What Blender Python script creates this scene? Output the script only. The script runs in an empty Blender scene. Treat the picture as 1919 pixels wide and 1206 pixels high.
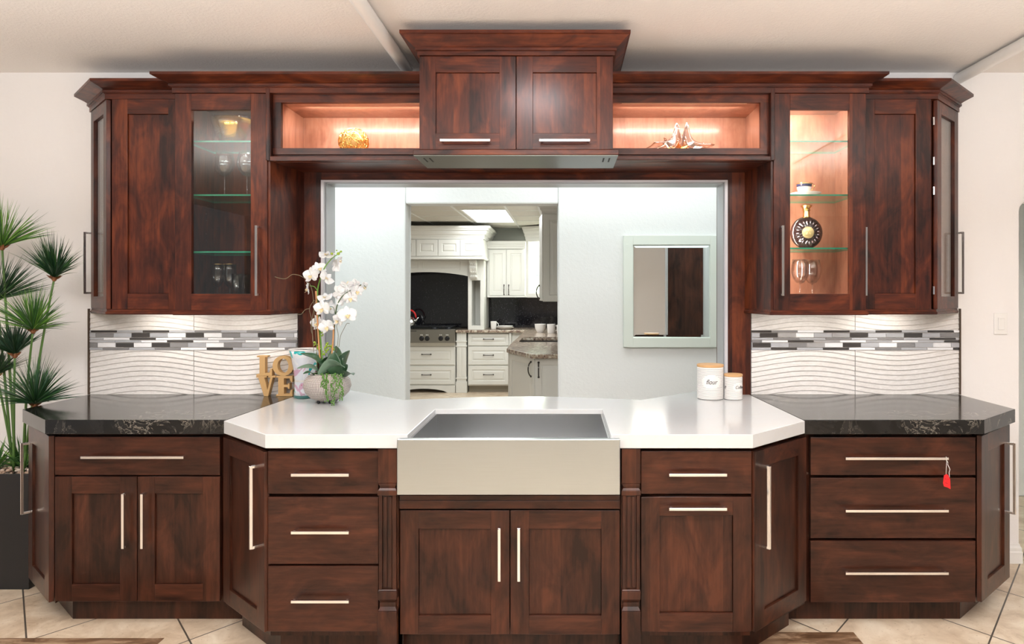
import bpy, bmesh, math, random
from mathutils import Vector, Matrix
random.seed(7)
PI = math.pi
scene = bpy.context.scene
# ------------------------------------------------------------------ camera
F_PX, HC = 1285.0, 1.464
cam_d = bpy.data.cameras.new('camera'); cam = bpy.data.objects.new('camera', cam_d)
scene.collection.objects.link(cam); scene.camera = cam
cam.location = (0, 0, HC); cam.rotation_euler = (PI/2, 0, 0)
cam_d.sensor_width = 36; cam_d.lens = 36*F_PX/1919
cam_d.shift_x = -(1057-959.5)/1919; cam_d.shift_y = -(603-546)/1919
cam_d.clip_start = .05; cam_d.clip_end = 60
# ------------------------------------------------------------------ view, world
vs = scene.view_settings
vs.view_transform = 'Standard'; vs.look = 'None'; vs.gamma = 1; vs.exposure = 0.0
world = bpy.data.worlds.new('world'); scene.world = world; world.use_nodes = True
bg = world.node_tree.nodes['Background']; bg.inputs[0].default_value = (1.0, .97, .95, 1); bg.inputs[1].default_value = .45
def area(name, loc, size, power, color, rot=(0,0,0), spread=PI):
    d = bpy.data.lights.new(name, 'AREA'); d.shape = 'RECTANGLE'; d.size, d.size_y = size
    d.energy = power; d.color = color; d.spread = spread
    o = bpy.data.objects.new(name, d); scene.collection.objects.link(o); o.location = loc; o.rotation_euler = rot
    return o
WARM, COOL = (1, .98, .968), (.92, .98, 1)
for x, y in [(-1.7, .9), (.1, .5), (1.1, .9), (-1.4, -1.6), (1.0, -1.6)]:
    area('ceiling_lamp_light', (x, y, 2.62), (1.1, .55), 14, WARM)
area('ceiling_lamp_light', (-.17, 1.95, 2.63), (.30, .30), 20, (.97, .97, 1))
area('fill_uplight', (-2.1, .8, 1.9), (1.4, .8), 110, WARM, (PI, 0, 0))  # added fill lamps without fixtures, facing up to brighten the ceiling
area('fill_uplight', (1.9, .8, 1.9), (1.4, .8), 110, WARM, (PI, 0, 0))
area('fill_uplight', (0, -.7, 1.75), (1.4, .9), 130, WARM, (PI, 0, 0))
area('passage_light', (.6, 4.35, 2.60), (2.2, .5), 18, COOL)
area('passage_light', (-1.6, 4.35, 2.60), (1.2, .5), 15, COOL)
area('kitchen_light', (-.95, 7.6, 2.38), (1.2, 1.6), 46, (.97, 1, 1))
area('kitchen_light', (-.95, 9.2, 2.38), (1.0, .6), 11, (.98, 1, 1))
# ------------------------------------------------------------------ key plan numbers
XC = -.213                      # centre line of the display
YW = 3.705                      # face of the display wall
CT = .910                       # counter height
def S(s, u): return XC + s*u
def at(px, py, Y): return Vector(((px-1057)*Y/F_PX, Y, HC-(py-546)*Y/F_PX))
# ------------------------------------------------------------------ node helpers
def mat(name, color=(.8,.8,.8), rough=.5, metal=0, coat=0, **kw):
    m = bpy.data.materials.new(name); m.use_nodes = True
    b = m.node_tree.nodes['Principled BSDF']
    b.inputs['Base Color'].default_value = (*color, 1); b.inputs['Roughness'].default_value = rough
    b.inputs['Metallic'].default_value = metal; b.inputs['Coat Weight'].default_value = coat
    b.inputs['Coat Roughness'].default_value = kw.get('coat_rough', .12)
    if 'emit' in kw:
        b.inputs['Emission Color'].default_value = (*kw['emit'], 1); b.inputs['Emission Strength'].default_value = kw['power']
    if 'sub' in kw:
        b.inputs['Subsurface Weight'].default_value = kw['sub']; b.inputs['Subsurface Scale'].default_value = .02
    m['b'] = 1
    return m
class N:
    def __init__(s, m): s.m = m; s.t = m.node_tree; s.b = s.t.nodes['Principled BSDF']
    def n(s, typ, **kw):
        x = s.t.nodes.new(typ)
        for k, v in kw.items():
            if k.startswith('i_'):
                key = k[2:]; key = int(key) if key.isdigit() else key.replace('_', ' ')
                if isinstance(v, bpy.types.NodeSocket): s.t.links.new(v, x.inputs[key])
                else: x.inputs[key].default_value = v
            else: setattr(x, k, v)
        return x
    def l(s, a, b): s.t.links.new(a, b)
    def math(s, op, a, b=0.0, c=None):
        x = s.t.nodes.new('ShaderNodeMath'); x.operation = op
        for i, v in enumerate((a, b, c)):
            if v is None: continue
            if isinstance(v, bpy.types.NodeSocket): s.l(v, x.inputs[i])
            else: x.inputs[i].default_value = v
        return x.outputs[0]
    def ramp(s, fac, stops, interp='LINEAR'):
        r = s.t.nodes.new('ShaderNodeValToRGB'); e = r.color_ramp.elements; r.color_ramp.interpolation = interp
        while len(e) < len(stops): e.new(.5)
        for el, (p, c) in zip(e, stops): el.position = p; el.color = (*c, 1)
        s.l(fac, r.inputs[0]); return r.outputs[0]
    def mix(s, fac, a, b, blend='MIX'):
        x = s.t.nodes.new('ShaderNodeMix'); x.data_type = 'RGBA'; x.blend_type = blend
        for k, v in ((0, fac), (6, a), (7, b)):
            if isinstance(v, bpy.types.NodeSocket): s.l(v, x.inputs[k])
            elif k == 0: x.inputs[k].default_value = v
            else: x.inputs[k].default_value = (*v, 1)
        return x.outputs[2]
    def bump(s, h, strength=.3, dist=.002):
        x = s.t.nodes.new('ShaderNodeBump'); x.inputs['Strength'].default_value = strength; x.inputs['Distance'].default_value = dist
        s.l(h, x.inputs['Height']); s.l(x.outputs[0], s.b.inputs['Normal'])
def wood(name, dark, mid, light, axis='z', coat=.28, rough=.34, boards=True, cr=.16):
    m = mat(name, mid, rough, coat=coat, coat_rough=cr); k = N(m); k.b.inputs['Specular IOR Level'].default_value = .18
    tc = k.n('ShaderNodeTexCoord'); oi = k.n('ShaderNodeObjectInfo')
    off = k.math('MULTIPLY', oi.outputs['Random'], 37.0)
    cmb = k.n('ShaderNodeCombineXYZ', i_0=off, i_1=off, i_2=off)
    add = k.n('ShaderNodeVectorMath', operation='ADD'); k.l(tc.outputs['Object'], add.inputs[0]); k.l(cmb.outputs[0], add.inputs[1])
    sc = {'z': (1, 1, .09), 'x': (.09, 1, 1)}[axis]
    mp = k.n('ShaderNodeMapping'); k.l(add.outputs[0], mp.inputs[0]); mp.inputs['Scale'].default_value = sc
    fine = k.n('ShaderNodeTexNoise', i_Scale=70.0, i_Detail=5.0, i_Roughness=.6); k.l(mp.outputs[0], fine.inputs['Vector'])
    sc2 = {'z': (1, 1, .42), 'x': (.42, 1, 1)}[axis]
    mp2 = k.n('ShaderNodeMapping'); k.l(add.outputs[0], mp2.inputs[0]); mp2.inputs['Scale'].default_value = sc2
    blot = k.n('ShaderNodeTexNoise', i_Scale=9.0, i_Detail=4.0, i_Roughness=.55, i_Distortion=1.2); k.l(mp2.outputs[0], blot.inputs['Vector'])
    f = k.math('ADD', k.math('MULTIPLY', fine.outputs[0], .36), k.math('MULTIPLY', blot.outputs[0], .64))
    if boards:
        sp = k.n('ShaderNodeSeparateXYZ'); k.l(add.outputs[0], sp.inputs[0])
        c = sp.outputs[0] if axis == 'z' else sp.outputs[2]
        wn = k.n('ShaderNodeTexWhiteNoise', noise_dimensions='1D'); k.l(k.math('FLOOR', k.math('DIVIDE', c, .072)), wn.inputs['W'])
        f = k.math('ADD', f, k.math('MULTIPLY', k.math('SUBTRACT', wn.outputs[0], .5), .17))
    col = k.ramp(f, [(.35, dark), (.50, mid), (.66, light)])
    k.l(col, k.b.inputs['Base Color']); k.bump(fine.outputs[0], .06, .001)
    return m
D, M_, L = (.016, .0052, .0031), (.042, .0128, .0068), (.080, .0240, .0115)
M = {}
M['wood_v'] = wood('cherry_wood_upright', D, M_, L, 'z')
M['wood_h'] = wood('cherry_wood_level', D, M_, L, 'x', boards=False)
M['wood_up_v'] = wood('cherry_wood_upper_upright', (.018,.0040,.0022), (.068,.0130,.0050), (.150,.0330,.0095), 'z', coat=.42, rough=.5, cr=.25)
M['wood_up_h'] = wood('cherry_wood_upper_level', (.018,.0040,.0022), (.068,.0130,.0050), (.150,.0330,.0095), 'x', coat=.42, rough=.5, boards=False, cr=.25)
M['wood_lit'] = wood('cherry_wood_lit', (.25,.105,.065), (.33,.15,.095), (.40,.20,.13), 'z', coat=.3, boards=False)  # paler copy of the upper cherry, warm lamplight put into its colour
M['dark_gap'] = mat('dark_reveal', (.008,.004,.003), .6)
M['chrome'] = mat('polished_chrome', (.86,.86,.87), .12, 1)
M['steel'] = mat('brushed_steel', (.62,.61,.58), .30, 1)
k = N(M['steel']); tc = k.n('ShaderNodeTexCoord'); mp = k.n('ShaderNodeMapping'); mp.inputs['Scale'].default_value = (2, 2, 500)
k.l(tc.outputs['Object'], mp.inputs[0]); nz = k.n('ShaderNodeTexNoise', i_Scale=3.0, i_Detail=4.0); k.l(mp.outputs[0], nz.inputs['Vector'])
k.l(k.ramp(nz.outputs[0], [(.3, (.29,.29,.29)), (.7, (.34,.34,.34))]), k.b.inputs['Roughness']); k.bump(nz.outputs[0], .03, .0003)
k.l(k.ramp(nz.outputs[0], [(.3, (.47,.525,.545)), (.7, (.51,.57,.59))]), k.b.inputs['Base Color'])
def plaster(name, col, scale=70, st=.25, dist=.004, rough=.8):
    m = mat(name, col, rough); k = N(m); tc = k.n('ShaderNodeTexCoord')
    nz = k.n('ShaderNodeTexNoise', i_Scale=float(scale), i_Detail=3.0, i_Roughness=.6); k.l(tc.outputs['Object'], nz.inputs['Vector'])
    k.bump(k.ramp(nz.outputs[0], [(.42, (0,0,0)), (.62, (1,1,1))]), st, dist); return m
M['wall'] = plaster('white_wall_paint', (.83,.815,.81), 45, .12, .003)
M['ceiling'] = plaster('knockdown_ceiling', (.80,.765,.735), 80, .25, .003)
M['wall_cool'] = plaster('pale_cool_wall_paint', (.78,.80,.785), 45, .15, .003)
M['white'] = mat('white_gloss_paint', (.82,.81,.79), .35)
M['jamb'] = mat('grey_metal_jamb', (.42,.44,.46), .35, .3)
M['liner'] = mat('hood_liner_steel', (.11,.115,.10), .30, 1)
M['steel_basin'] = mat('satin_basin_steel', (.60,.605,.61), .24, 1)
M['black'] = mat('black_satin', (.012,.012,.013), .45)
def glass(name, tint=(1,1,1), lo=.04, hi=.75, rough=.02, blend=.35):
    m = bpy.data.materials.new(name); m.use_nodes = True; t = m.node_tree; t.nodes.clear()
    out = t.nodes.new('ShaderNodeOutputMaterial'); tr = t.nodes.new('ShaderNodeBsdfTransparent'); gl = t.nodes.new('ShaderNodeBsdfGlossy')
    tr.inputs[0].default_value = (*tint, 1); gl.inputs['Roughness'].default_value = rough
    lw = t.nodes.new('ShaderNodeLayerWeight'); lw.inputs[0].default_value = blend
    mr = t.nodes.new('ShaderNodeMapRange'); mr.inputs['To Min'].default_value = lo; mr.inputs['To Max'].default_value = hi
    mx = t.nodes.new('ShaderNodeMixShader')
    t.links.new(lw.outputs['Facing'], mr.inputs[0]); t.links.new(mr.outputs[0], mx.inputs[0])
    t.links.new(tr.outputs[0], mx.inputs[1]); t.links.new(gl.outputs[0], mx.inputs[2]); t.links.new(mx.outputs[0], out.inputs[0])
    return m
M['pane'] = glass('clear_glass_pane', (.97,.98,.97), .016, .4, .01)
M['shelf_glass'] = glass('glass_shelf_face', (.92,.97,.94), .08, .6, .01)
M['shelf_edge'] = mat('green_glass_edge', (.03,.26,.16), .15, emit=(0,0,0), power=0)
M['stem_glass'] = glass('clear_stemware_glass', (.96,.97,.98), .05, .85, .04, .42)
M['amber_glass'] = glass('amber_glass', (.95,.70,.30), .10, .8, .05, .5)
M['mirror'] = mat('mirror_silver', (.88,.93,.92), .015, 1)
# white quartz
M['quartz'] = mat('white_quartz', (.80,.79,.78), .13); k = N(M['quartz']); tc = k.n('ShaderNodeTexCoord')
nz = k.n('ShaderNodeTexNoise', i_Scale=3.0, i_Detail=8.0, i_Roughness=.6, i_Distortion=2.0); k.l(tc.outputs['Object'], nz.inputs['Vector'])
k.l(k.ramp(nz.outputs[0], [(.485, (.56,.57,.575)), (.5, (.56,.56,.55)), (.515, (.56,.57,.575))]), k.b.inputs['Base Color'])
# black granite with pale veins
M['granite'] = mat('black_veined_stone', (.012,.012,.012), .12); k = N(M['granite']); k.b.inputs['Specular IOR Level'].default_value = .4; tc = k.n('ShaderNodeTexCoord')
n1 = k.n('ShaderNodeTexNoise', i_Scale=5.5, i_Detail=9.0, i_Roughness=.68, i_Distortion=1.5); k.l(tc.outputs['Object'], n1.inputs['Vector'])
n2 = k.n('ShaderNodeTexNoise', i_Scale=2.2, i_Detail=2.0); k.l(tc.outputs['Object'], n2.inputs['Vector'])
vein = k.math('SUBTRACT', 1.0, k.math('MINIMUM', 1.0, k.math('MULTIPLY', k.math('ABSOLUTE', k.math('SUBTRACT', n1.outputs[0], .5)), 130.0)))
vein = k.math('MULTIPLY', vein, k.math('MAXIMUM', 0.0, k.math('MINIMUM', 1.0, k.math('MULTIPLY', k.math('SUBTRACT', n2.outputs[0], .50), 9.0))))
base = k.ramp(n1.outputs[0], [(.35, (.006,.006,.006)), (.65, (.020,.019,.018))])
k.l(k.mix(vein, base, (.42,.38,.32)), k.b.inputs['Base Color'])
# brown speckled granite of the far kitchen
M['granite_b'] = mat('speckled_brown_granite', (.4,.3,.25), .15); k = N(M['granite_b']); tc = k.n('ShaderNodeTexCoord')
n1 = k.n('ShaderNodeTexNoise', i_Scale=26.0, i_Detail=6.0, i_Roughness=.75); k.l(tc.outputs['Object'], n1.inputs['Vector'])
k.l(k.ramp(n1.outputs[0], [(.36, (.05,.035,.03)), (.46, (.24,.16,.13)), (.54, (.46,.38,.28)), (.62, (.62,.58,.50))]), k.b.inputs['Base Color'])
M['splash_b'] = mat('black_sparkle_stone', (.01,.01,.012), .07); k = N(M['splash_b']); tc = k.n('ShaderNodeTexCoord')
v = k.n('ShaderNodeTexNoise', i_Scale=95.0, i_Detail=2.0); k.l(tc.outputs['Object'], v.inputs['Vector'])
k.l(k.ramp(v.outputs[0], [(.66, (.010,.010,.013)), (.74, (.28,.28,.32))]), k.b.inputs['Base Color'])
# floor
M['floor'] = mat('travertine_tile', (.6,.5,.4), .32); k = N(M['floor']); g = k.n('ShaderNodeNewGeometry'); sp = k.n('ShaderNodeSeparateXYZ'); k.l(g.outputs['Position'], sp.inputs[0])
yy = k.math('MULTIPLY', sp.outputs[1], .82)
p = k.math('DIVIDE', k.math('SUBTRACT', k.math('MULTIPLY', k.math('ADD', sp.outputs[0], yy), .70711), .0735), .484)
q = k.math('DIVIDE', k.math('ADD', k.math('MULTIPLY', k.math('SUBTRACT', sp.outputs[0], yy), .70711), .405), .476)
def edge(v):
    f = k.math('FRACT', v); return k.math('MINIMUM', f, k.math('SUBTRACT', 1.0, f))
gr = k.math('LESS_THAN', k.math('MINIMUM', edge(p), edge(q)), .0065)
idv = k.n('ShaderNodeCombineXYZ', i_0=k.math('FLOOR', p), i_1=k.math('FLOOR', q)); wn = k.n('ShaderNodeTexWhiteNoise'); k.l(idv.outputs[0], wn.inputs[0])
n1 = k.n('ShaderNodeTexNoise', i_Scale=7.0, i_Detail=7.0, i_Roughness=.62, i_Distortion=.6); k.l(g.outputs['Position'], n1.inputs['Vector'])
c1 = k.ramp(n1.outputs[0], [(.30, (.42,.30,.195)), (.5, (.60,.475,.345)), (.70, (.74,.64,.51))])
c1 = k.mix(k.math('MULTIPLY', wn.outputs[0], .28), c1, (.80,.70,.57))
n3 = k.n('ShaderNodeTexNoise', i_Scale=60.0, i_Detail=3.0); k.l(g.outputs['Position'], n3.inputs['Vector'])
c1 = k.mix(k.math('MULTIPLY', k.math('GREATER_THAN', n3.outputs[0], .67), .5), c1, (.33,.22,.14))
k.l(k.mix(gr, c1, (.09,.075,.06)), k.b.inputs['Base Color'])
k.bump(k.math('SUBTRACT', 1.0, gr), .6, .002)
M['inlay'] = mat('brown_stone_inlay', (.2,.12,.07), .35); k = N(M['inlay']); tc = k.n('ShaderNodeTexCoord')
mp = k.n('ShaderNodeMapping'); mp.inputs['Scale'].default_value = (1, 4, 1); k.l(tc.outputs['Object'], mp.inputs[0])
n1 = k.n('ShaderNodeTexNoise', i_Scale=5.0, i_Detail=7.0, i_Roughness=.65, i_Distortion=1.0); k.l(mp.outputs[0], n1.inputs['Vector'])
k.l(k.ramp(n1.outputs[0], [(.35, (.09,.045,.022)), (.52, (.20,.115,.065)), (.66, (.42,.29,.19))]), k.b.inputs['Base Color'])
# wave tile
M['wave'] = mat('white_wave_tile', (.74,.70,.66), .45); k = N(M['wave']); tc = k.n('ShaderNodeTexCoord')
mp = k.n('ShaderNodeMapping'); mp.inputs['Scale'].default_value = (1, 1, 4); k.l(tc.outputs['Object'], mp.inputs[0])
n1 = k.n('ShaderNodeTexNoise', i_Scale=42.0, i_Detail=4.0, i_Roughness=.7); k.l(mp.outputs[0], n1.inputs['Vector'])
k.l(k.ramp(n1.outputs[0], [(.35, (.62,.595,.575)), (.55, (.70,.68,.665)), (.7, (.75,.735,.725))]), k.b.inputs['Base Color'])
M['cream'] = mat('cream_cabinet_paint', (.72,.715,.67), .38)
# ------------------------------------------------------------------ mesh builder
class MB:
    def __init__(s): s.v, s.f, s.m, s.M = [], [], [], None
    def add(s, vs, fs, m=0, X=None):
        X = X or s.M; n = len(s.v)
        s.v += [X @ Vector(p) for p in vs] if X else [Vector(p) for p in vs]
        for f in fs: s.f.append([n+i for i in f]); s.m.append(m)
        return s
    def box(s, x0, x1, y0, y1, z0, z1, m=0):
        return s.add([(x0,y0,z0),(x1,y0,z0),(x1,y1,z0),(x0,y1,z0),(x0,y0,z1),(x1,y0,z1),(x1,y1,z1),(x0,y1,z1)],
                     [(0,3,2,1),(4,5,6,7),(0,1,5,4),(1,2,6,5),(2,3,7,6),(3,0,4,7)], m)
    def prism(s, poly, z0, z1, m=0, mtop=None):
        n = len(poly)
        s.add([(x,y,z0) for x,y in poly]+[(x,y,z1) for x,y in poly], [(i,(i+1)%n,n+(i+1)%n,n+i) for i in range(n)], m)
        s.add([(x,y,z0) for x,y in poly]+[(x,y,z1) for x,y in poly], [tuple(range(n))[::-1], tuple(range(n,2*n))], m if mtop is None else mtop)
        return s
    def lathe(s, prof, c=(0,0,0), seg=24, m=0, fn=None, axis='z'):
        vs = []
        for r, z in prof:
            for i in range(seg):
                a = 2*PI*i/seg; rr = r*(fn(a, z) if fn else 1)
                p = (rr*math.cos(a), rr*math.sin(a), z)
                if axis == 'y': p = (p[0], -p[2], p[1])
                vs.append((c[0]+p[0], c[1]+p[1], c[2]+p[2]))
        fs = [(j*seg+i, j*seg+(i+1)%seg, (j+1)*seg+(i+1)%seg, (j+1)*seg+i) for j in range(len(prof)-1) for i in range(seg)]
        if prof[0][0] > 1e-6: fs.append(tuple(range(seg))[::-1]) if prof[0][0] < 0.999 and s_cap(prof, 0) else None
        if prof[-1][0] > 1e-6 and s_cap(prof, -1): fs.append(tuple(range((len(prof)-1)*seg, len(prof)*seg)))
        return s.add(vs, [f for f in fs if f], m)
    def tube(s, pts, r, seg=6, m=0, cap=True):
        pts = [Vector(p) for p in pts]; n = len(pts); rs = r if isinstance(r, (list, tuple)) else [r]*n
        vs = []; up = Vector((0,0,1))
        for i, p in enumerate(pts):
            t = (pts[min(i+1,n-1)]-pts[max(i-1,0)]).normalized()
            a = t.cross(up); a = a.normalized() if a.length > .15 else t.cross(Vector((0,1,0))).normalized()
            b = t.cross(a)
            for k in range(seg):
                w = 2*PI*k/seg; vs.append(p+(a*math.cos(w)+b*math.sin(w))*rs[i])
        fs = [(j*seg+i, j*seg+(i+1)%seg, (j+1)*seg+(i+1)%seg, (j+1)*seg+i) for j in range(n-1) for i in range(seg)]
        if cap: fs += [tuple(range(seg))[::-1], tuple(range((n-1)*seg, n*seg))]
        return s.add(vs, fs, m)
    def ball(s, c, r, seg=8, rings=6, m=0):
        rx, ry, rz = r if isinstance(r, (list, tuple)) else (r, r, r)
        vs = [(c[0], c[1], c[2]-rz)]
        for j in range(1, rings):
            a = -PI/2+PI*j/rings
            vs += [(c[0]+rx*math.cos(a)*math.cos(2*PI*i/seg), c[1]+ry*math.cos(a)*math.sin(2*PI*i/seg), c[2]+rz*math.sin(a)) for i in range(seg)]
        vs.append((c[0], c[1], c[2]+rz)); e = len(vs)-1
        fs = [(0, 1+(i+1)%seg, 1+i) for i in range(seg)]
        fs += [(1+j*seg+i, 1+j*seg+(i+1)%seg, 1+(j+1)*seg+(i+1)%seg, 1+(j+1)*seg+i) for j in range(rings-2) for i in range(seg)]
        fs += [(e, 1+(rings-2)*seg+i, 1+(rings-2)*seg+(i+1)%seg) for i in range(seg)]
        return s.add(vs, fs, m)
    def rings(s, x0, x1, z0, z1, steps, m=0, back=.02):
        # a rectangular front whose relief follows (inset, depth) steps; closed at the back
        vs, fs = [], []
        st = [(0, back)]+steps
        for ins, y in st: vs += [(x0+ins,y,z0+ins),(x1-ins,y,z0+ins),(x1-ins,y,z1-ins),(x0+ins,y,z1-ins)]
        for j in range(len(st)-1):
            for i in range(4): fs.append((4*j+i, 4*j+(i+1)%4, 4*j+4+(i+1)%4, 4*j+4+i))
        e = 4*(len(st)-1); fs += [(e,e+1,e+2,e+3), (3,2,1,0)]
        return s.add(vs, fs, m)
    def build(s, name, mats, parent=None, bevel=0, smooth=False, fix=True, loc=None, sub=0):
        o0 = Vector(loc) if loc is not None else (Vector(parent['o']) if parent else Vector((0,0,0)))
        me = bpy.data.meshes.new(name)
        me.from_pydata([tuple(v-o0) for v in s.v], [], s.f)
        for mm in (mats if isinstance(mats, (list, tuple)) else [mats]): me.materials.append(M[mm] if isinstance(mm, str) else mm)
        for p_, mi in zip(me.polygons, s.m): p_.material_index = mi
        if fix:
            b = bmesh.new(); b.from_mesh(me)
            bmesh.ops.remove_doubles(b, verts=b.verts, dist=1e-6); bmesh.ops.recalc_face_normals(b, faces=b.faces); b.to_mesh(me); b.free()
        if smooth: me.polygons.foreach_set('use_smooth', [True]*len(me.polygons))
        if smooth == 'auto': me.set_sharp_from_angle(angle=math.radians(40))
        me.update()
        ob = bpy.data.objects.new(name, me); scene.collection.objects.link(ob)
        if parent: ob.parent = parent; ob.location = o0-Vector(parent['o'])
        else: ob.location = o0
        ob['o'] = tuple(o0)
        if bevel:
            bm = ob.modifiers.new('edge_round', 'BEVEL'); bm.width = bevel; bm.segments = 2; bm.limit_method = 'ANGLE'; bm.angle_limit = math.radians(50)
        if sub: x = ob.modifiers.new('smooth', 'SUBSURF'); x.levels = sub; x.render_levels = sub
        return ob
def s_cap(prof, i): return True
def frame(p0, p1):
    ex = Vector((p1[0]-p0[0], p1[1]-p0[1], 0)); w = ex.length; ex.normalize(); ey = Vector((-ex.y, ex.x, 0))
    X = Matrix(((ex.x, ey.x, 0, p0[0]), (ex.y, ey.y, 0, p0[1]), (0,0,1,0), (0,0,0,1))); return X, w
def thing(name, label, cat, loc, group=None):
    o = bpy.data.objects.new(name, None); scene.collection.objects.link(o); o.location = loc; o.empty_display_size = .05
    o['o'] = tuple(loc); return tag(o, label, cat, group)
def tag(o, label, cat, group=None, kind=None):
    o['label'] = label; o['category'] = cat
    if group: o['group'] = group
    if kind: o['kind'] = kind
    return o
def struct(o, label=None):
    o['kind'] = 'structure'
    if label: o['label'] = label
    return o
def sweep(mb, path, prof, m=0):
    """profile (out, z) swept along a plan path with mitred corners; 'out' is to the right of travel"""
    pts = [Vector(p) for p in path]; n = len(pts); vs = []; k = len(prof)
    nr = [Vector(((pts[i+1]-pts[i]).y, -(pts[i+1]-pts[i]).x)).normalized() for i in range(n-1)]
    for i in range(n):
        if i == 0: o = nr[0]
        elif i == n-1: o = nr[-1]
        else: o = (nr[i-1]+nr[i])/(1+nr[i-1].dot(nr[i]))
        vs += [(pts[i].x+o.x*a, pts[i].y+o.y*a, z) for a, z in prof]
    fs = [(i*k+j, i*k+(j+1)%k, (i+1)*k+(j+1)%k, (i+1)*k+j) for i in range(n-1) for j in range(k)]
    fs += [tuple(range(k)), tuple(range((n-1)*k, n*k))[::-1]]
    mb.add(vs, fs, m)
def copy_tree(o, parent=None):
    c = o.copy(); scene.collection.objects.link(c); c.parent = parent
    for ch in list(o.children): copy_tree(ch, c)
    return c
# ------------------------------------------------------------------ room shell
CEIL = 2.646
def hole_wall(x0, x1, z0, z1, y0, y1, hx0, hx1, hz1):
    b = MB(); b.box(x0, hx0, y0, y1, z0, z1); b.box(hx1, x1, y0, y1, z0, z1); b.box(hx0, hx1, y0, y1, hz1, z1); return b
struct(MB().box(-5, 5, -4, 11.5, -.05, 0).build('floor', 'floor'), 'beige travertine tile floor laid on the diagonal')
struct(MB().box(-3.4, -1.689, 2.45, 2.897, -.001, .0012).build('floor_inlay', 'inlay'), 'brown stone band set in the floor at the left')
struct(MB().box(.70, 1.244, 2.40, 2.948, -.001, .0012).build('floor_inlay', 'inlay'), 'brown stone band set in the floor right of the sink')
struct(MB().box(-5, 5, -4, YW, CEIL, CEIL+.08).build('ceiling', 'ceiling'), 'textured off-white ceiling')
# display wall: pass-through in the middle, round-cornered doorway at the right
OPN = 1.077; OZ = 2.052; DX = 2.457; DZ = 1.957; WT = .15
b = MB()
b.box(-5, S(-1,OPN), YW, YW+WT, 0, CEIL); b.box(S(-1,OPN), S(1,OPN), YW, YW+WT, OZ, CEIL); b.box(S(1,OPN), DX, YW, YW+WT, 0, CEIL)
r = .06; arc = [(DX, 0), (DX, DZ-r)]+[(DX+r-r*math.cos(a*PI/16), DZ-r+r*math.sin(a*PI/16)) for a in range(1, 9)]+[(3.45, DZ), (3.45, 0)]
pl = [(DX, CEIL)]+arc[1:-1]+[(3.45, CEIL)]
n = len(pl); b.add([(x, YW, z) for x, z in pl]+[(x, YW+WT, z) for x, z in pl], [tuple(range(n)), tuple(range(n, 2*n))[::-1]]+[(i, (i+1)%n, n+(i+1)%n, n+i) for i in range(n)])
b.box(3.45, 5, YW, YW+WT, 0, CEIL)
struct(b.build('wall_back', ['wall']), 'white display wall with the pass-through')
b = MB(); yb = YW+WT
for x0, x1, z0, z1 in ((-3.2, S(-1,OPN), 0, CEIL), (S(-1,OPN), S(1,OPN), OZ, CEIL), (S(1,OPN), DX, 0, CEIL), (3.45, 3.6, 0, CEIL)): b.box(x0, x1, yb, yb+.01, z0, z1)
struct(b.build('wall_passage', 'wall_cool'), 'pale back face of the display wall')
b = MB(); b.box(S(1,OPN)+.0, S(1,OPN)+.30, yb+.01, yb+.03, .0, 2.1)
struct(b.build('trim_passage', ['wood_v']), 'dark wood casing on the back of the pass-through')
YM = 4.9
struct(hole_wall(-3.2, 3.6, 0, CEIL, YM, YM+.14, -1.133, -.042, 2.09).build('wall_middle', 'wall_cool', bevel=.012), 'pale wall with the doorway to the far kitchen')
struct(MB().box(-3.3, -3.2, yb, YM+.14, 0, CEIL).build('wall_middle_left', 'wall_cool'))
struct(MB().box(3.6, 3.7, yb, YM+.14, 0, CEIL).build('wall_middle_right', 'wall_cool'))
struct(MB().box(-3.3, 3.7, yb, YM+.14, CEIL, CEIL+.08).build('ceiling_middle', 'white'))
# jamb lining of the pass-through
b = MB()
for s in (-1, 1):
    x = S(s, OPN); b.box(min(x, x-s*.004), max(x, x-s*.004), YW+.004, YW+WT-.004, CT, OZ)
b.box(S(-1,OPN), S(1,OPN), YW+.004, YW+WT-.004, OZ-.004, OZ)
struct(b.build('trim_jamb', 'jamb'), 'grey lining of the pass-through')
b = MB()
for s in (-1, 1):
    x = S(s, OPN); b.box(min(x, x+s*.014)-.0, max(x, x+s*.014), YW-.028, YW+.004, CT+.002, OZ+.010)
b.box(S(-1,OPN), S(1,OPN), YW-.028, YW+.004, OZ, OZ+.010)
struct(b.build('trim_edge', mat('pale_edge_trim', (.62,.62,.66), .3, .2)), 'pale edge trim round the pass-through')
# baseboard
b = MB(); pf = [(0,0),(.016,0),(.016,.06),(.013,.066),(.013,.082),(.007,.094),(.005,.104),(0,.104)]
sweep(b, [(2.14, YW), (DX-.004, YW), (DX-.004, YW+.1)], pf)
struct(b.build('baseboard_right', 'white'), 'white moulded baseboard right of the cabinets')
b = MB(); sweep(b, [(-4.5, YW), (-2.56, YW)], pf); struct(b.build('baseboard_left', 'white'), 'white baseboard behind the planter')
struct(MB().box(-5, 5, -4.1, -4, 0, CEIL).build('wall_rear', mat('rear_wall_paint', (.42,.40,.38), .8)), 'white wall behind the camera')
# ceiling pipes
for x, y0, y1, lab in ((-.812, .4, 3.55, 'white round pipe running along the ceiling left of the hood cabinet'), (2.13, .4, 3.70, 'white round pipe running along the ceiling above the right end cabinets')):
    b = MB(); b.tube([(x, y0, CEIL-.034), (x, y1, CEIL-.034)], .029, 20)
    pp = tag(b.build('ceiling_pipe', 'white', smooth='auto', loc=(x, y1, CEIL)), lab, 'pipe', 'pipes along the ceiling')
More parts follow.
